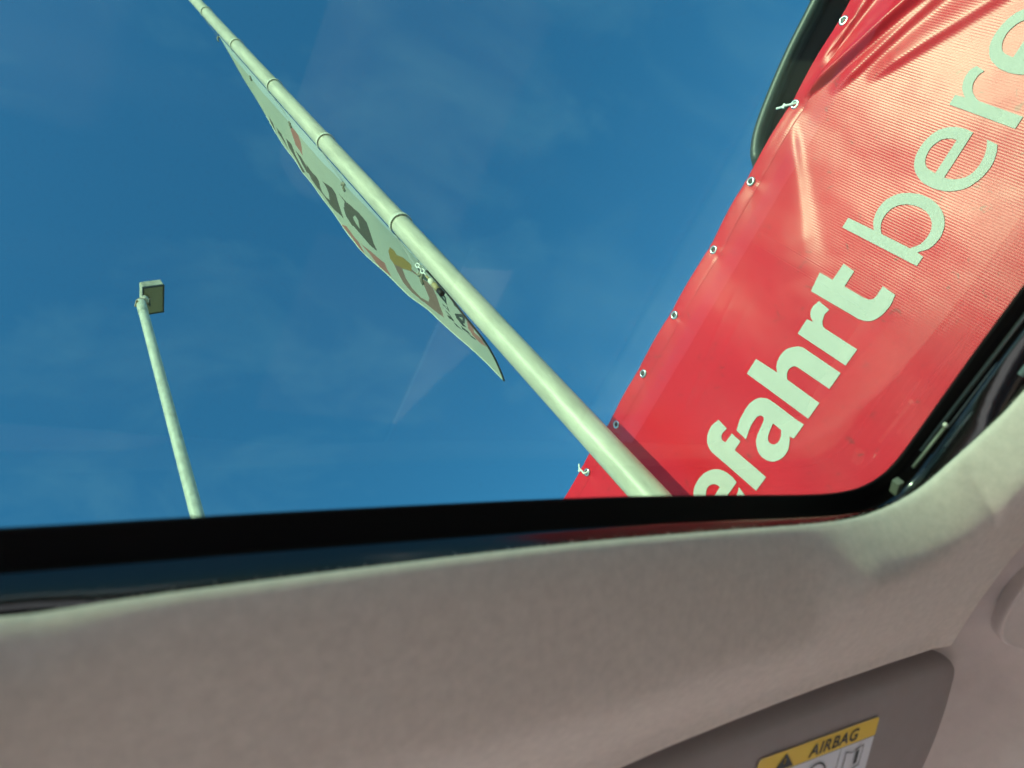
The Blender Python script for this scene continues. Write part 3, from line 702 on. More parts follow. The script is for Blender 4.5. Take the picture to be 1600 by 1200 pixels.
# welded hem: a second thickness along the top edge
hv, hf = [], []
HU = [0.062, 0.058, 0.04, 0.02, 0.004, -0.001]
HO = [0.0006, 0.0016, 0.0016, 0.0016, 0.0016, 0.0002]
fh = [f for f in fs]
for du, ho in zip(HU, HO):
    for f in fh:
        hv.append(ban_pt(f, edge_u(f) - du, ho))
hf = [(j * nf + i, j * nf + i + 1, (j + 1) * nf + i + 1, (j + 1) * nf + i) for j in range(len(HU) - 1) for i in range(nf - 1)]
mesh('hem', hv, hf, M['red'], bn)

def fill_mesh(loops, step):
    """fill outlines with holes and cut the result on a grid so that it can follow a curved sheet"""
    cu_ = bpy.data.curves.new('tmp', 'CURVE')
    cu_.dimensions = '2D'
    cu_.fill_mode = 'BOTH'
    for lp in loops:
        sp = cu_.splines.new('POLY')
        sp.points.add(len(lp) - 1)
        for q, (x, y) in zip(sp.points, lp):
            q.co = (x, y, 0, 1)
        sp.use_cyclic_u = True
    ob = bpy.data.objects.new('tmp', cu_)
    COL.objects.link(ob)
    dg = bpy.context.evaluated_depsgraph_get()
    me_ = bpy.data.meshes.new_from_object(ob.evaluated_get(dg))
    bpy.data.objects.remove(ob)
    bm_ = bmesh.new()
    bm_.from_mesh(me_)
    bpy.data.meshes.remove(me_)
    bmesh.ops.remove_doubles(bm_, verts=bm_.verts[:], dist=1e-5)
    if step:
        xs = [v.co.x for v in bm_.verts]
        ys = [v.co.y for v in bm_.verts]
        for ax, lo, hi in ((0, min(xs), max(xs)), (1, min(ys), max(ys))):
            k = math.floor(lo / step) + 1
            while k * step < hi:
                co = (k * step, 0, 0) if ax == 0 else (0, k * step, 0)
                no = (1, 0, 0) if ax == 0 else (0, 1, 0)
                bmesh.ops.bisect_plane(bm_, geom=bm_.verts[:] + bm_.edges[:] + bm_.faces[:], plane_co=co, plane_no=no, dist=1e-5)
                k += 1
    return bm_

for key in LETTERS:
    b_ = fill_mesh(LETTERS[key], 0.015)
    for v in b_.verts:
        v.co = ban_pt(v.co.x, v.co.y, 0.0022)
    lo = bm_obj('letter', b_, M['print_white'], bn, False)

# eyelets
for i, (f, u) in enumerate(GROM):
    c = ban_pt(f, u, 0.003)
    ey = lathe('eyelet', c, [(0.0085, -0.004), (0.0085, 0.0012), (0.0105, 0.0042), (0.0145, 0.0036), (0.0175, 0.0004), (0.0178, -0.0014)], M['steel'], bn, 28, Vector((-1, 0, 0)))
    lathe('eyelet_hole', c, [(0.0086, 0.0003), (0.0084, 0.0006)], M['label_black'] if i > 1 else M['seal'], ey, 20, Vector((-1, 0, 0)))

# scaffold tubes that carry the banner, behind it
sf = empty('scaffold', (RB + 0.12, 0.3, 0))
tag(sf, 'grey steel tube scaffold carrying the red banner from behind', 'scaffold')
for f in (-2.4, 0.2, 2.7):
    tube('post', [(RB + 0.12, f, 0.0), (RB + 0.12, f, 1.80 + H)], 0.024, M['tube'], sf, 14)
for u in (1.76, 0.80):
    tube('rail', [(RB + 0.168, -2.55, u + H), (RB + 0.168, 2.95, u + H)], 0.024, M['tube'], sf, 14)

for i, (gi, dirs, lab) in enumerate((
        (1, [(0.004, 0.006), (0.010, 0.022), (0.018, 0.040), (0.025, 0.056), (0.033, 0.074)], 'short white cable tie at the eyelet below the dark cladding'),
        (7, [(0.010, 0.004), (0.012, 0.025), (0.020, 0.040), (0.016, 0.058), (0.010, 0.07)], 'short white cable tie at the lowest visible eyelet'))):
    f, u = GROM[gi]
    c = ban_pt(f, u, 0.006)
    pth = spline([Vector((c.x + 0.004, f - 0.006, c.z - 0.004))] + [Vector((c.x - 0.003 * (k < 3) + 0.004 * k, f + df, c.z + du)) for k, (df, du) in enumerate(dirs)], 5)
    ct = empty('cable_tie', c)
    tag(ct, lab, 'cable tie')
    tube('strap', pth, 0.0042, M['tie'], ct, 8)
    box('tie_head', pth[len(pth) * 3 // 5], (0.008, 0.016, 0.010), M['tie'], ct, 0.001)

# ================================================================== dark moulded canopy end behind the banner
dc = empty('canopy', (3.4, -1.2, 0))
tag(dc, 'dark grey moulded canopy edge with rounded end showing behind the banner top', 'canopy')
RV = 2.6
side = [(-2.6, 2.46), (-1.4, 2.445), (-0.90, 2.43), (-0.662, 2.412), (-0.46, 2.40), (-0.28, 2.373), (-0.15, 2.342), (-0.08, 2.308), (-0.045, 2.275)]
pth = [Vector((RV, f, u + H - 0.024)) for f, u in side] + [Vector((RV + 0.05, -0.012, 2.235 + H)), Vector((RV + 0.22, 0.03, 2.215 + H)), Vector((RV + 0.8, 0.07, 2.21 + H)), Vector((RV + 1.4, 0.03, 2.215 + H)), Vector((RV + 1.62, -0.06, 2.24 + H)), Vector((RV + 1.65, -0.5, 2.35 + H)), Vector((RV + 1.65, -2.6, 2.42 + H))]
pth = spline(pth, 8)
tube('edge_moulding', pth, 0.026, M['trim_dark'], dc, 16)
uv_, uf_ = [], []
side_s = spline([Vector((f, u, 0)) for f, u in side], 6)
cols = [0.0, 0.03, 0.034, 0.055, 0.06, 0.09, 0.10, 0.4, 0.9, 1.4, 1.64]
drop = [-0.036, -0.046, -0.034, -0.036, -0.056, -0.060, -0.078, -0.09, -0.09, -0.08, -0.05]
for p in side_s:
    for x, d in zip(cols, drop):
        uv_.append((RV + x, p.x, p.y + H + d))
nc = len(cols)
for p in side_s:                       # top skin
    for x, d in zip(cols, drop):
        uv_.append((RV + x, p.x, p.y + H + 0.004 + 0.03 * math.sin(math.pi * x / 1.64)))
ns = len(side_s)
for o_ in (0, ns):
    uf_ += [((o_ + j) * nc + i, (o_ + j) * nc + i + 1, (o_ + j + 1) * nc + i + 1, (o_ + j + 1) * nc + i) for j in range(ns - 1) for i in range(nc - 1)]
mesh('underside_panel', uv_, uf_, M['underside'], dc)
lens = box('marker_lens', (RV - 0.010, -0.735, 2.425 + H), (0.035, 0.15, 0.05), M['red_lens'], dc, 0.008)
tube('lens_trim', [(RV - 0.026, -0.655, 2.400 + H), (RV - 0.028, -0.652, 2.452 + H), (RV - 0.026, -0.81, 2.462 + H)], 0.004, M['chrome'], lens, 8)
for y in (-0.4, -2.4):
    tube('post', [(RV + 0.85, y, 0), (RV + 0.85, y, 2.33 + H)], 0.05, M['tube'], dc, 12)

# ================================================================== the car we sit in
car = empty('car', (0.33, -0.3, 0))
tag(car, 'car interior with grey beige headliner around a tinted glass roof', 'car')
CO = (0.33, -0.26)             # middle of the roof opening

GLASS = [(-0.09, 0.10), (-0.086, 0.20), (-0.07, 0.245), (-0.03, 0.270), (0.038, 0.2656), (0.163, 0.2523), (0.351, 0.2345), (0.486, 0.2250), (0.60, 0.2190), (0.662, 0.2140), (0.701, 0.2060), (0.724, 0.1920), (0.734, 0.170), (0.733, 0.130), (0.729, 0.07),
         (0.7265, -0.02), (0.7265, -0.40), (0.7265, -0.72), (0.71, -0.775), (0.66, -0.79), (0.33, -0.80), (0.0, -0.79), (-0.06, -0.775), (-0.09, -0.72), (-0.09, -0.4)]
LIP = [(-0.105, 0.05), (-0.098, 0.16), (-0.075, 0.225), (-0.03, 0.265), (0.039, 0.268), (0.095, 0.259), (0.211, 0.243), (0.319, 0.230), (0.45, 0.2185), (0.575, 0.2085), (0.641, 0.196), (0.688, 0.170), (0.711, 0.134), (0.728, 0.10), (0.739, 0.067),
       (0.748, -0.02), (0.75, -0.20), (0.75, -0.66), (0.735, -0.74), (0.69, -0.80), (0.62, -0.815), (0.33, -0.82), (0.02, -0.815), (-0.07, -0.78), (-0.105, -0.70), (-0.105, -0.3)]
OUTER = [(0.9010, 0.3342), (0.9000, 0.329), (0.860, 0.262), (0.847, 0.211), (0.838, 0.10), (0.835, -0.2), (0.835, -1.25), (-0.19, -1.25), (-0.20, -0.2), (-0.21, 0.2), (-0.235, 0.40), (-0.22, 0.445), (0.0, 0.462), (0.2, 0.456), (0.35, 0.437), (0.4468, 0.4154), (0.4999, 0.4017), (0.5591, 0.3877), (0.6265, 0.3739), (0.7046, 0.3607), (0.7958, 0.3477)]

def dense_loop(pts, n, smooth=True):
    return [(p.x, p.y) for p in (spline([Vector((x, y, 0)) for x, y in pts], n, True) if smooth else [Vector((pts[i][0] + (pts[(i + 1) % len(pts)][0] - pts[i][0]) * k / n, pts[i][1] + (pts[(i + 1) % len(pts)][1] - pts[i][1]) * k / n, 0)) for i in range(len(pts)) for k in range(n)])]

def hit(loop, a):
    """distance from the opening's middle to the outline in direction a"""
    dx, dy = math.cos(a), math.sin(a)
    best = None
    n = len(loop)
    for i in range(n):
        x0, y0 = loop[i][0] - CO[0], loop[i][1] - CO[1]
        x1, y1 = loop[(i + 1) % n][0] - CO[0], loop[(i + 1) % n][1] - CO[1]
        ex, ey = x1 - x0, y1 - y0
        den = dx * ey - dy * ex
        if abs(den) < 1e-12:
            continue
        t_ = (x0 * ey - y0 * ex) / den
        s_ = (x0 * dy - y0 * dx) / den
        if t_ > 0 and -1e-9 <= s_ <= 1 + 1e-9:
            best = t_ if best is None else max(best, t_)
    return best

gl_d, lip_d, out_d = dense_loop(GLASS, 5), dense_loop(LIP, 5), dense_loop(OUTER, 3, False)
angs = []
cang = math.atan2(0.3342 - CO[1], 0.9010 - CO[0])
NA = 360
for k in range(NA):
    angs.append(-math.pi + 2 * math.pi * k / NA)
for da in (-0.006, -0.003, 0, 0.003, 0.006, -0.012, 0.012):
    angs.append(cang + da)
for k in range(60):
    angs.append(cang - 0.25 + 0.5 * k / 60 + 0.0007)
angs = sorted(set(angs))
RG = [hit(gl_d, a) for a in angs]
RL = [hit(lip_d, a) for a in angs]
RO = [hit(out_d, a) for a in angs]

def sideness(a):
    """1 on the sides of the opening, 0 on its front and back"""
    c = abs(math.cos(a))
    x = math.cos(a) / 0.40
    y = math.sin(a) / 0.50
    t_ = abs(x) / (abs(x) + abs(y) + 1e-9)
    k = min(1.0, max(0.0, (t_ - 0.35) / 0.085))
    return k * k * (3 - 2 * k)

def ringmesh(name, rings, m, parent, smooth=True):
    n = len(rings[0])
    v = [p for r in rings for p in r]
    f = [(j * n + i, j * n + (i + 1) % n, (j + 1) * n + (i + 1) % n, (j + 1) * n + i) for j in range(len(rings) - 1) for i in range(n)]
    return mesh(name, v, f, m, parent, smooth)

def ring(rads, us_):
    return [V(CO[0] + r * math.cos(a), CO[1] + r * math.sin(a), u) for r, a, u in zip(rads, angs, us_)]

# --- headliner: rolls over the lip of the opening, dips and runs out to the visors and side trim
FW = [0.0, 0.0, 0.012, 0.035, 0.08, 0.16, 0.28, 0.38, 0.45, 0.52, 0.65, 0.80, 0.92, 0.975, 0.995, 1.0]
FU = [0.2545, 0.2500, 0.2470, 0.2425, 0.2360, 0.2275, 0.2170, 0.2090, 0.2050, 0.2045, 0.2075, 0.2125, 0.2150, 0.2132, 0.2128, 0.2165]
SW = [0.0, 0.0, 0.008, 0.025, 0.05, 0.08, 0.11, 0.145, 0.19, 0.26, 0.42, 0.78, 0.90, 0.97, 0.995, 1.0]
SU = [0.2545, 0.2500, 0.2455, 0.2380, 0.2290, 0.2200, 0.2125, 0.2080, 0.2058, 0.2050, 0.2050, 0.2055, 0.2060, 0.2060, 0.2070, 0.2115]
rings = [ring([r + 0.010 for r in RL], [0.2575] * len(angs)), ring([r + 0.004 for r in RL], [0.2572] * len(angs))]
for fw, fu, sw, su in zip(FW, FU, SW, SU):
    rr, uu_ = [], []
    for a, rl, ro in zip(angs, RL, RO):
        s = sideness(a)
        kk = min(1.0, max(0.0, (fw - 0.42) / 0.36))
        kk = kk * kk * (3 - 2 * kk)
        s2 = min(1.0, max(0.0, (cang + 0.03 - a) / 0.06)) if a > 0 else sideness(a)
        s = s + (s2 - s) * kk
        w = fw + (sw - fw) * s
        rr.append(rl + (ro - rl) * w)
        wob = 0.0007 * noise.noise(Vector((math.cos(a) * 9, math.sin(a) * 9, w * 7)))
        uu_.append(fu + (su - fu) * s + wob * min(1, w * 6))
    rings.append(ring(rr, uu_))
rings.append(ring([r + 0.001 for r in RO], [0.236] * len(angs)))
rings.append(ring([r - 0.01 for r in RO], [0.245] * len(angs)))
hl = ringmesh('headliner', rings, M['headliner'], car)

# short fibres standing up along the cut edge of the headliner cloth
random.seed(11)
fv, ff = [], []
for k in range(1500):
    a = random.uniform(-0.15, 2.2)
    rl = interp(a, angs, RL)
    d_ = Vector((math.cos(a), math.sin(a), 0))
    t_ = Vector((-d_.y, d_.x, 0))
    p0 = V(CO[0] + (rl + random.uniform(0.0, 0.004)) * d_.x, CO[1] + (rl + random.uniform(0.0, 0.004)) * d_.y, random.uniform(0.2535, 0.2568))
    L_ = random.uniform(0.0005, 0.0015)
    p1 = p0 - d_ * L_ * random.uniform(-0.3, 0.5) + t_ * L_ * random.uniform(-0.7, 0.7) + Vector((0, 0, L_))
    q = len(fv)
    fv += [p0 - t_ * 0.00018, p0 + t_ * 0.00018, p1 + t_ * 0.00008, p1 - t_ * 0.00008]
    ff.append((q, q + 1, q + 2, q + 3))
fz = mesh('cloth_fuzz', fv, ff, M['headliner'], hl, False)
fz['kind'] = 'stuff'

# --- sunroof frame: black ledge under the glass edge, glossy lower wall
r0 = RG
def ringo(o, u): return ring([r + o for r in r0], [u] * len(angs))
ringmesh('sunroof_frame', [ringo(0.05, 0.3035), ringo(0.0, 0.3035), ringo(-0.001, 0.3015), ringo(0.0, 0.2995), ringo(0.010, 0.2975), ringo(0.011, 0.2840), ringo(0.020, 0.2830)], M['frame_black'], car)
lipo = [max(g_, l_) for g_, l_ in zip(RG, RL)]
ringmesh('lower_frame', [ring([r + 0.014 for r in RG], [0.286] * len(angs)), ring([r + 0.008 for r in RG], [0.2845] * len(angs)), ring([g_ + 0.0088 for g_ in RG], [0.2805] * len(angs)), ring([max(g_ + 0.0095, l_ + 0.004) for g_, l_ in zip(RG, RL)], [0.2565] * len(angs)), ring([max(g_ + 0.014, l_ + 0.014) for g_, l_ in zip(RG, RL)], [0.2535] * len(angs))], M['frame_gloss'], car)
# --- glass
def sheet(name, rads, u0, u1, m, parent):
    n = len(angs)
    v = ring(rads, [u0] * n) + ring(rads, [u1] * n)
    f = [tuple(reversed(range(n))), tuple(range(n, 2 * n))] + [(i, (i + 1) % n, n + (i + 1) % n, n + i) for i in range(n)]
    return mesh(name, v, f, m, parent, False)
sheet('glass_roof', [r + 0.045 for r in RG], 0.3040, 0.3085, M['roof_glass'], car)
# --- guide rails on both sides of the opening
for sgn, xb in ((1, 0.7335), (-1, -0.097)):
    for dx, u, r_, m_, y1 in ((0.0015, 0.2905, 0.0021, 'rail', 0.150), (0.0035, 0.2855, 0.0009, 'rim', 0.120), (0.0045, 0.2770, 0.0012, 'rim', 0.135), (0.0085, 0.2660, 0.0032, 'seal', 0.05)):
        tube('guide_rail', [V(xb + sgn * dx, -0.70, u), V(xb + sgn * dx, y1, u)], r_, M[m_], car, 8)
box('rail_stop', V(0.7165, 0.1855, 0.2815), (0.007, 0.016, 0.008), M['clip'], car, 0.0012, (Vector((0.80, -0.60, 0)), Vector((0.60, 0.80, 0)), Vector((0, 0, 1))))
tube('slider_arm', [V(0.7275, 0.165, 0.2845), V(0.7305, 0.118, 0.2850)], 0.0017, M['clip'], car, 8)
lathe('slider_pin', V(0.7290, 0.1175, 0.2855), [(0.0015, -0.002), (0.0022, 0.0), (0.0015, 0.002)], M['weight_cream'], car, 12, Vector((-1, 0, 0)))

# --- outer roof panel around the glass
def roof_u(x, y):
    return 0.318 - 0.10 * ((x - 0.33) / 0.72) ** 2 - (0.10 * max(0, y - 0.25) ** 1.3 if y > 0.25 else 0) - 0.05 * max(0, -0.9 - y) ** 2
ROOF = [(0.98, 0.50), (1.02, 0.30), (1.04, -0.2), (1.04, -1.6), (0.95, -2.0), (-0.29, -2.0), (-0.38, -1.6), (-0.38, -0.2), (-0.36, 0.30), (-0.32, 0.50), (0.0, 0.56), (0.33, 0.58), (0.66, 0.56)]
ro_d = dense_loop(ROOF, 4, False)
RR = [hit(ro_d, a) for a in angs]
def roofring(rads, du):
    out = []
    for r, a in zip(rads, angs):
        x, y = CO[0] + r * math.cos(a), CO[1] + r * math.sin(a)
        out.append(Vector((x, y, roof_u(x, y) + du + H)))
    return out
in_ = [r + 0.052 for r in RG]
ringmesh('roof_panel', [[V(CO[0] + r * math.cos(a), CO[1] + r * math.sin(a), 0.300) for r, a in zip(in_, angs)]] + [roofring([i_ + (o_ - i_) * w for i_, o_ in zip(in_, RR)], 0) for w in (0, 0.02, 0.25, 0.5, 0.75, 0.95, 1.0)] + [roofring(RR, -0.03), roofring([r - 0.05 for r in RR], -0.04)], M['car_paint'], car)

# --- sun visor with its warning label
VN = Vector((-0.05363, -0.31759, -0.94671))
VP = Vector((0.4388, 0.4069, 0.21))
def vis_u(x, y):
    return VP.z - ((x - VP.x) * VN.x + (y - VP.y) * VN.y) / VN.z
VIS = [(0.435, 0.4090), (0.52, 0.392), (0.6057, 0.3765), (0.70, 0.3625), (0.80, 0.3480), (0.87, 0.3390), (0.903, 0.3400), (0.926, 0.350), (0.942, 0.368), (0.9525, 0.395), (0.9536, 0.4232), (0.945, 0.450), (0.930, 0.475), (0.905, 0.515), (0.86, 0.535), (0.70, 0.552), (0.50, 0.565), (0.42, 0.56), (0.405, 0.53), (0.412, 0.45)]
VIS = [(x * 1.0275, y * 1.0275 + max(0.0, min(0.010, 0.010 - 0.0022 * (k - 5)))) for k, (x, y) in enumerate(VIS)]
vd = [(p.x, p.y) for p in spline([Vector((x, y, 0)) for x, y in VIS], 5, True)]
vc = Vector((0.66, 0.45, 0))
rings = []
for w, du in ((1.0, 0.020), (1.0, 0.013), (0.994, 0.0065), (0.980, 0.0024), (0.955, 0.0004), (0.90, -0.0012), (0.6, -0.0012), (0.3, -0.001), (0.02, -0.001)):
    rings.append([V(vc.x + (x - vc.x) * w, vc.y + (y - vc.y) * w, vis_u(vc.x + (x - vc.x) * w, vc.y + (y - vc.y) * w) + du + 0.0055) for x, y in vd])
visor = ringmesh('sun_visor', rings, M['visor'], car)
n_ = len(vd)

LO = Vector((0.6135 * 1.014, 0.4244 * 1.008, 0)); LX = Vector((0.7917 - 0.6135, 0.4020 - 0.4244, 0)); LW = 0.185
LX.z = vis_u(0.7917, 0.4020) - vis_u(0.6135, 0.4244)
LX.normalize()
LY = VN.cross(LX)
if LY.y < 0:
    LY = -LY
LY.normalize()
def lab(x, y, off):
    """x along the label, y down the label (towards the windscreen)"""
    base = Vector((LO.x, LO.y, vis_u(LO.x, LO.y))) + LX * x + LY * y
    return Vector((base.x, base.y, base.z + H + 0.0055)) + VN * (off + 0.0016)
def lab_poly(name, loops, m, off, parent, step=0):
    b_ = fill_mesh(loops, step)
    for v in b_.verts:
        v.co = lab(v.co.x, v.co.y, off)
    return bm_obj(name, b_, m, parent)
def rrect(x0, y0, x1, y1, r):
    out = []
    for cx_, cy_, a0 in ((x1 - r, y1 - r, 0), (x0 + r, y1 - r, 90), (x0 + r, y0 + r, 180), (x1 - r, y0 + r, 270)):
        for k in range(5):
            a = math.radians(a0 + k * 22.5)
            out.append((cx_ + r * math.cos(a), cy_ + r * math.sin(a)))
    return out
wl_ = lab_poly('warning_label', [rrect(0, 0, LW, 0.085, 0.004)], M['label_white'], 0.0004, visor)
def sub(name, loops, m, off): return lab_poly(name, loops, M[m], off, wl_)
top_pts = [(x, y) for x, y in rrect(0, 0, LW, 0.060, 0.004) if y < 0.02] 
sub('yellow_band', [[(0, 0.021)] + [(0.0, 0.004), (0.0012, 0.0012), (0.004, 0.0)] + [(LW - 0.004, 0.0), (LW - 0.0012, 0.0012), (LW, 0.004)] + [(LW, 0.021)]], 'label_yellow', 0.0009)
sub('band_line', [[(0, 0.0211), (LW, 0.0211), (LW, 0.0218), (0, 0.0218)]], 'label_black', 0.0009)
sub('divider', [[(0.052, 0.0222), (0.0528, 0.0222), (0.0528, 0.083), (0.052, 0.083)]], 'label_black', 0.0009)
sub('divider', [[(0.128, 0.0222), (0.1288, 0.0222), (0.1288, 0.083), (0.128, 0.083)]], 'label_black', 0.0009)
sub('warning_triangle', [[(0.0385, 0.0030), (0.0530, 0.0192), (0.0240, 0.0192)], [(0.0375, 0.0080), (0.0395, 0.0080), (0.0392, 0.0145), (0.0378, 0.0145)]], 'label_black', 0.0014)
circ = lambda cx_, cy_, r, n=22: [(cx_ + r * math.cos(2 * math.pi * k / n), cy_ + r * math.sin(2 * math.pi * k / n)) for k in range(n)]
sub('no_seat_ring', [circ(0.093, 0.045, 0.0175, 28), circ(0.093, 0.045, 0.0155, 28)], 'label_black', 0.0014)
sub('no_seat_pictogram', [[(0.068, 0.036), (0.072, 0.031), (0.076, 0.034), (0.075, 0.042), (0.079, 0.048), (0.088, 0.052), (0.086, 0.057), (0.074, 0.054), (0.067, 0.046)]], 'label_black', 0.0014)
sub('no_seat_bar', [[(0.0805, 0.0345), (0.0825, 0.0325), (0.1055, 0.0555), (0.1035, 0.0575)]], 'label_black', 0.0018)
bk = [(0.138, 0.028), (0.150, 0.031), (0.154, 0.029), (0.168, 0.0265), (0.168, 0.050), (0.154, 0.053), (0.150, 0.055), (0.138, 0.052)]
bk2 = [(0.1392, 0.0296), (0.150, 0.0322), (0.1542, 0.0302), (0.1668, 0.0279), (0.1668, 0.0488), (0.154, 0.0517), (0.150, 0.0535), (0.1392, 0.0508)]
sub('book_pictogram', [bk, bk2], 'label_black', 0.0014)
sub('book_mark', [[(0.157, 0.032), (0.162, 0.031), (0.162, 0.046), (0.157, 0.047)]], 'label_black', 0.0014)
# the word AIRBAG, from the built-in vector font
fc = bpy.data.curves.new('tmp_text', 'FONT')
fc.body = 'AIRBAG'
fc.size = 0.0182
fc.shear = 0.12
fc.space_character = 1.08
fc.offset = 0.00035
fo = bpy.data.objects.new('tmp_text', fc)
COL.objects.link(fo)
dg = bpy.context.evaluated_depsgraph_get()
tm = bpy.data.meshes.new_from_object(fo.evaluated_get(dg))
bpy.data.objects.remove(fo)
xs = [v.co.x for v in tm.vertices]
sx = 0.078 / (max(xs) - min(xs))
for v in tm.vertices:
    v.co = lab(0.074 + (v.co.x - min(xs)) * sx, 0.0172 - v.co.y, 0.0014)
link('airbag_text', tm, M['label_black'], wl_, False)

# --- side trim along the right of the headliner, running down into the windscreen pillar
prof_ = [(0.835, 0.262), (0.868, 0.2440), (0.890, 0.2285), (0.915, 0.2085), (0.940, 0.1870), (0.960, 0.158), (0.975, 0.12), (0.985, 0.08), (1.0, 0.045)]
ys = [-1.9, -1.2, -0.6, -0.2, 0.0] + [0.06 + 0.02 * k for k in range(24)] + [0.56, 0.60, 0.65, 0.72, 0.80, 0.9, 1.0]
for sgn in (1, -1):
    v_, f_ = [], []
    for y in ys:
        dr = 0.0 if y < 0.26 else 0.34 * (y - 0.26) * min(1.0, (y - 0.26) / 0.12) + 0.2 * max(0.0, y - 0.30) ** 2
        q_ = min(1.0, max(0.0, (y - 0.20) / 0.18))
        sp = 0.064 * q_ * q_ * (3 - 2 * q_) + 0.10 * max(0.0, y - 0.34)
        for x, u in prof_:
            xx = x + sp
            if sgn < 0:
                xx = 0.66 - xx
            v_.append(V(xx, y, u - dr))
    k_ = len(prof_)
    f_ = [(j * k_ + i, j * k_ + i + 1, (j + 1) * k_ + i + 1, (j + 1) * k_ + i) for j in range(len(ys) - 1) for i in range(k_ - 1)]
    mesh('side_trim', v_, f_, M['trim'], car)
# header panel behind the visors
box('header_panel', V(0.33, 0.50, 0.245), (1.26, 0.13, 0.016), M['trim'], car, 0.004, (Vector((1, 0, 0)), Vector((0, 0.945, -0.327)), Vector((0, 0.327, 0.945))))
box('sun_visor_hinge', V(0.30, 0.49, 0.212), (0.05, 0.03, 0.02), M['visor'], car, 0.004)

# --- grab handle cover on the side trim
gc = V(0.932, 0.165, 0.1875)
gx = Vector((0.05, 1.0, -0.06)).normalized()
gn = Vector((-0.62, 0.0, -0.78)).normalized()
gy = gn.cross(gx).normalized()
gn = gx.cross(gy).normalized()
if gn.z > 0:
    gn = -gn
rg = []
for w, d in ((1.0, -0.012), (1.0, 0.001), (0.985, 0.0045), (0.95, 0.0072), (0.90, 0.0080), (0.83, 0.0068), (0.5, 0.0066), (0.05, 0.0066)):
    rr_ = []
    for k in range(48):
        a = 2 * math.pi * k / 48
        cx_, sx_ = math.cos(a), math.sin(a)
        x_ = math.copysign(abs(cx_) ** 0.5, cx_) * (0.137 - 0.034 * (1 - w))
        y_ = math.copysign(abs(sx_) ** 0.62, sx_) * (0.0335 - 0.034 * (1 - w) * 0.6 if w > 0.6 else 0.0335 * w)
        if w <= 0.6:
            x_ = math.copysign(abs(cx_) ** 0.5, cx_) * 0.115 * w
        rr_.append(gc + gx * x_ + gy * y_ + gn * d)
    rg.append(rr_)
ringmesh('grab_handle_cover', rg, M['trim'], car)

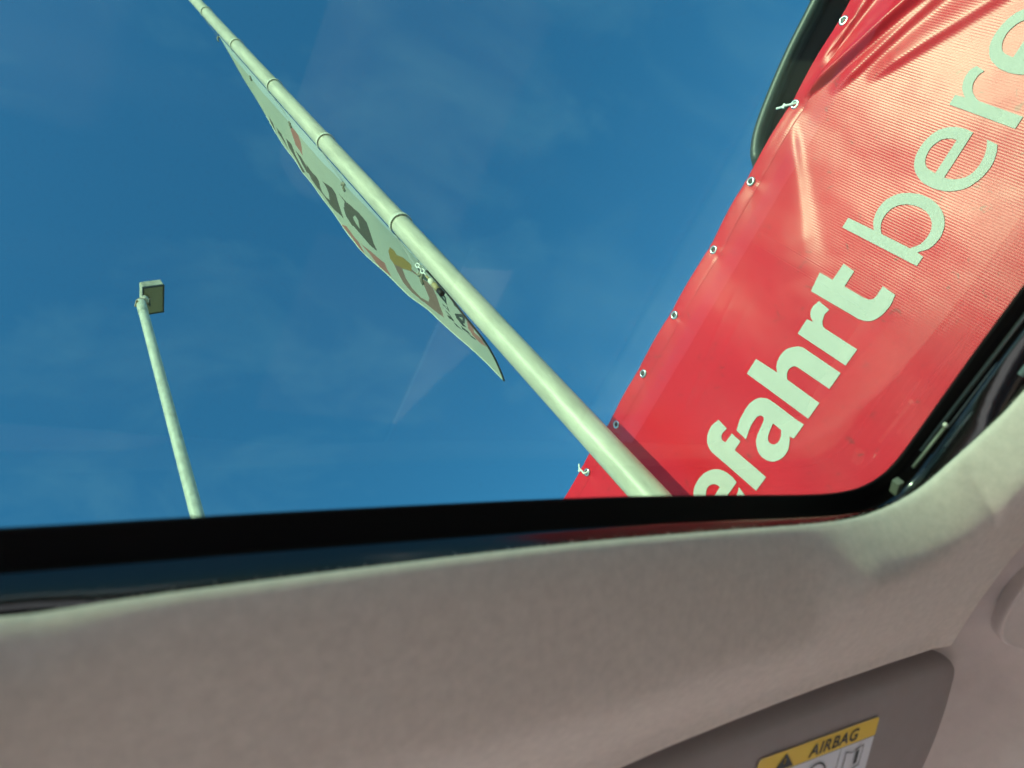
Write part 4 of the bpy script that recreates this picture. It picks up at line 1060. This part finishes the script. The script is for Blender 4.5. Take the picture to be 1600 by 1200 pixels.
# --- rest of the shell: doors, pillars, panes, seats, dashboard, so that light reaches the cabin as it would
def mir(x): return 0.66 - x
def panel(name, pts, m, parent=car):
    return mesh(name, pts, [tuple(range(len(pts)))], m, parent, False)
for s in (1, -1):
    X = (lambda x: x) if s > 0 else mir
    tube('roof_rail', spline([V(X(1.075), 0.52, 0.150), V(X(1.085), 0.1, 0.195), V(X(1.075), -0.9, 0.20), V(X(1.0), -1.9, 0.15)], 6), 0.032, M['car_paint'], car, 12)
    tube('windscreen_pillar', spline([V(X(1.075), 0.52, 0.150), V(X(1.10), 0.85, -0.02), V(X(1.12), 1.30, -0.30)], 6), 0.035, M['car_paint'], car, 12)
    box('centre_pillar', V(X(1.085), -0.45, -0.06), (0.05, 0.10, 0.52), M['trim'], car, 0.01, (Vector((1, 0, 0.28 * s)).normalized(), Vector((0, 1, 0)), Vector((-0.28 * s, 0, 1)).normalized()))
    box('rear_pillar', V(X(1.085), -1.75, -0.06), (0.05, 0.35, 0.52), M['car_paint'], car, 0.01, (Vector((1, 0, 0.28 * s)).normalized(), Vector((0, 1, 0)), Vector((-0.28 * s, 0, 1)).normalized()))
    for y0, y1 in ((-0.40, 1.20), (-1.58, -0.50)):
        if y1 > 1:
            panel('side_window', [V(X(1.16), y0, -0.33), V(X(1.13), 1.20, -0.31), V(X(1.045), 0.75, 0.02), V(X(1.02), 0.45, 0.165), V(X(1.035), y0, 0.18)], M['window_glass'])
        else:
            panel('side_window', [V(X(1.16), y0, -0.33), V(X(1.16), y1, -0.33), V(X(1.035), y1, 0.18), V(X(1.035), y0, 0.175)], M['window_glass'])
    v_, f_ = [], []
    dprof = [(1.15, -0.335), (1.20, -0.345), (1.235, -0.45), (1.245, -0.70), (1.22, -1.0), (1.15, -1.10), (1.10, -1.06), (1.10, -0.70), (1.11, -0.42), (1.15, -0.335)]
    dys = [-2.3, -1.4, -0.45, 0.4, 1.25]
    for y in dys:
        for x, u in dprof:
            v_.append(V(X(x), y, u))
    k_ = len(dprof)
    f_ = [(j * k_ + i, j * k_ + i + 1, (j + 1) * k_ + i + 1, (j + 1) * k_ + i) for j in range(len(dys) - 1) for i in range(k_ - 1)]
    mesh('door', v_, f_, M['car_paint'], car)
    box('door_lining', V(X(1.085), -0.5, -0.70), (0.02, 3.2, 0.60), M['door_trim'], car, 0.006)
    for y in (1.75, -1.75):
        w_ = lathe('wheel', (X(1.06), y, 0.34), [(0.22, -0.1), (0.34, -0.08), (0.34, 0.10), (0.22, 0.12)], M['tyre'], car, 32, Vector((s, 0, 0)))
        lathe('rim', (X(1.06), y, 0.34), [(0.20, 0.09), (0.21, 0.118), (0.05, 0.10)], M['rim'], w_, 24, Vector((s, 0, 0)))
panel('windscreen', [V(-0.40, 1.28, -0.29), V(0.33, 1.42, -0.29), V(1.06, 1.28, -0.29), V(0.97, 0.52, 0.165), V(0.33, 0.585, 0.195), V(-0.31, 0.52, 0.165)], M['window_glass'])
panel('rear_window', [V(-0.35, -2.3, -0.33), V(1.01, -2.3, -0.33), V(0.95, -2.0, 0.13), V(-0.29, -2.0, 0.13)], M['window_glass'])
box('tailgate', V(0.33, -2.34, -0.70), (1.75, 0.10, 0.72), M['car_paint'], car, 0.04)
bm_obj('bonnet', box_bm(V(0.33, 1.85, -0.62), (1.76, 1.15, 0.50), 0.12, None, 4), M['car_paint'], car, True)
box('floor_pan', V(0.33, -0.5, -1.07), (1.56, 3.6, 0.04), M['carpet'], car, 0.01)
box('dashboard', V(0.33, 1.05, -0.50), (1.50, 0.42, 0.30), M['dash'], car, 0.08, None, 4)
for cx_ in (-0.05, 0.71):
    st = bm_obj('seat_cushion', box_bm(V(cx_, 0.10, -0.72), (0.50, 0.54, 0.18), 0.06, None, 3), M['seat'], car, True)
    ax = (Vector((1, 0, 0)), Vector((0, 0.93, 0.37)), Vector((0, -0.37, 0.93)))
    bm_obj('seat_backrest', box_bm(V(cx_, -0.30, -0.36), (0.50, 0.15, 0.66), 0.06, ax, 3), M['seat'], car, True)
    bm_obj('headrest', box_bm(V(cx_, -0.46, 0.06), (0.27, 0.09, 0.17), 0.04, ax, 3), M['seat'], car, True)
bm_obj('rear_bench', box_bm(V(0.33, -1.35, -0.66), (1.30, 0.60, 0.26), 0.06, None, 3), M['seat'], car, True)
bm_obj('rear_backrest', box_bm(V(0.33, -1.75, -0.30), (1.30, 0.16, 0.62), 0.06, None, 3), M['seat'], car, True)
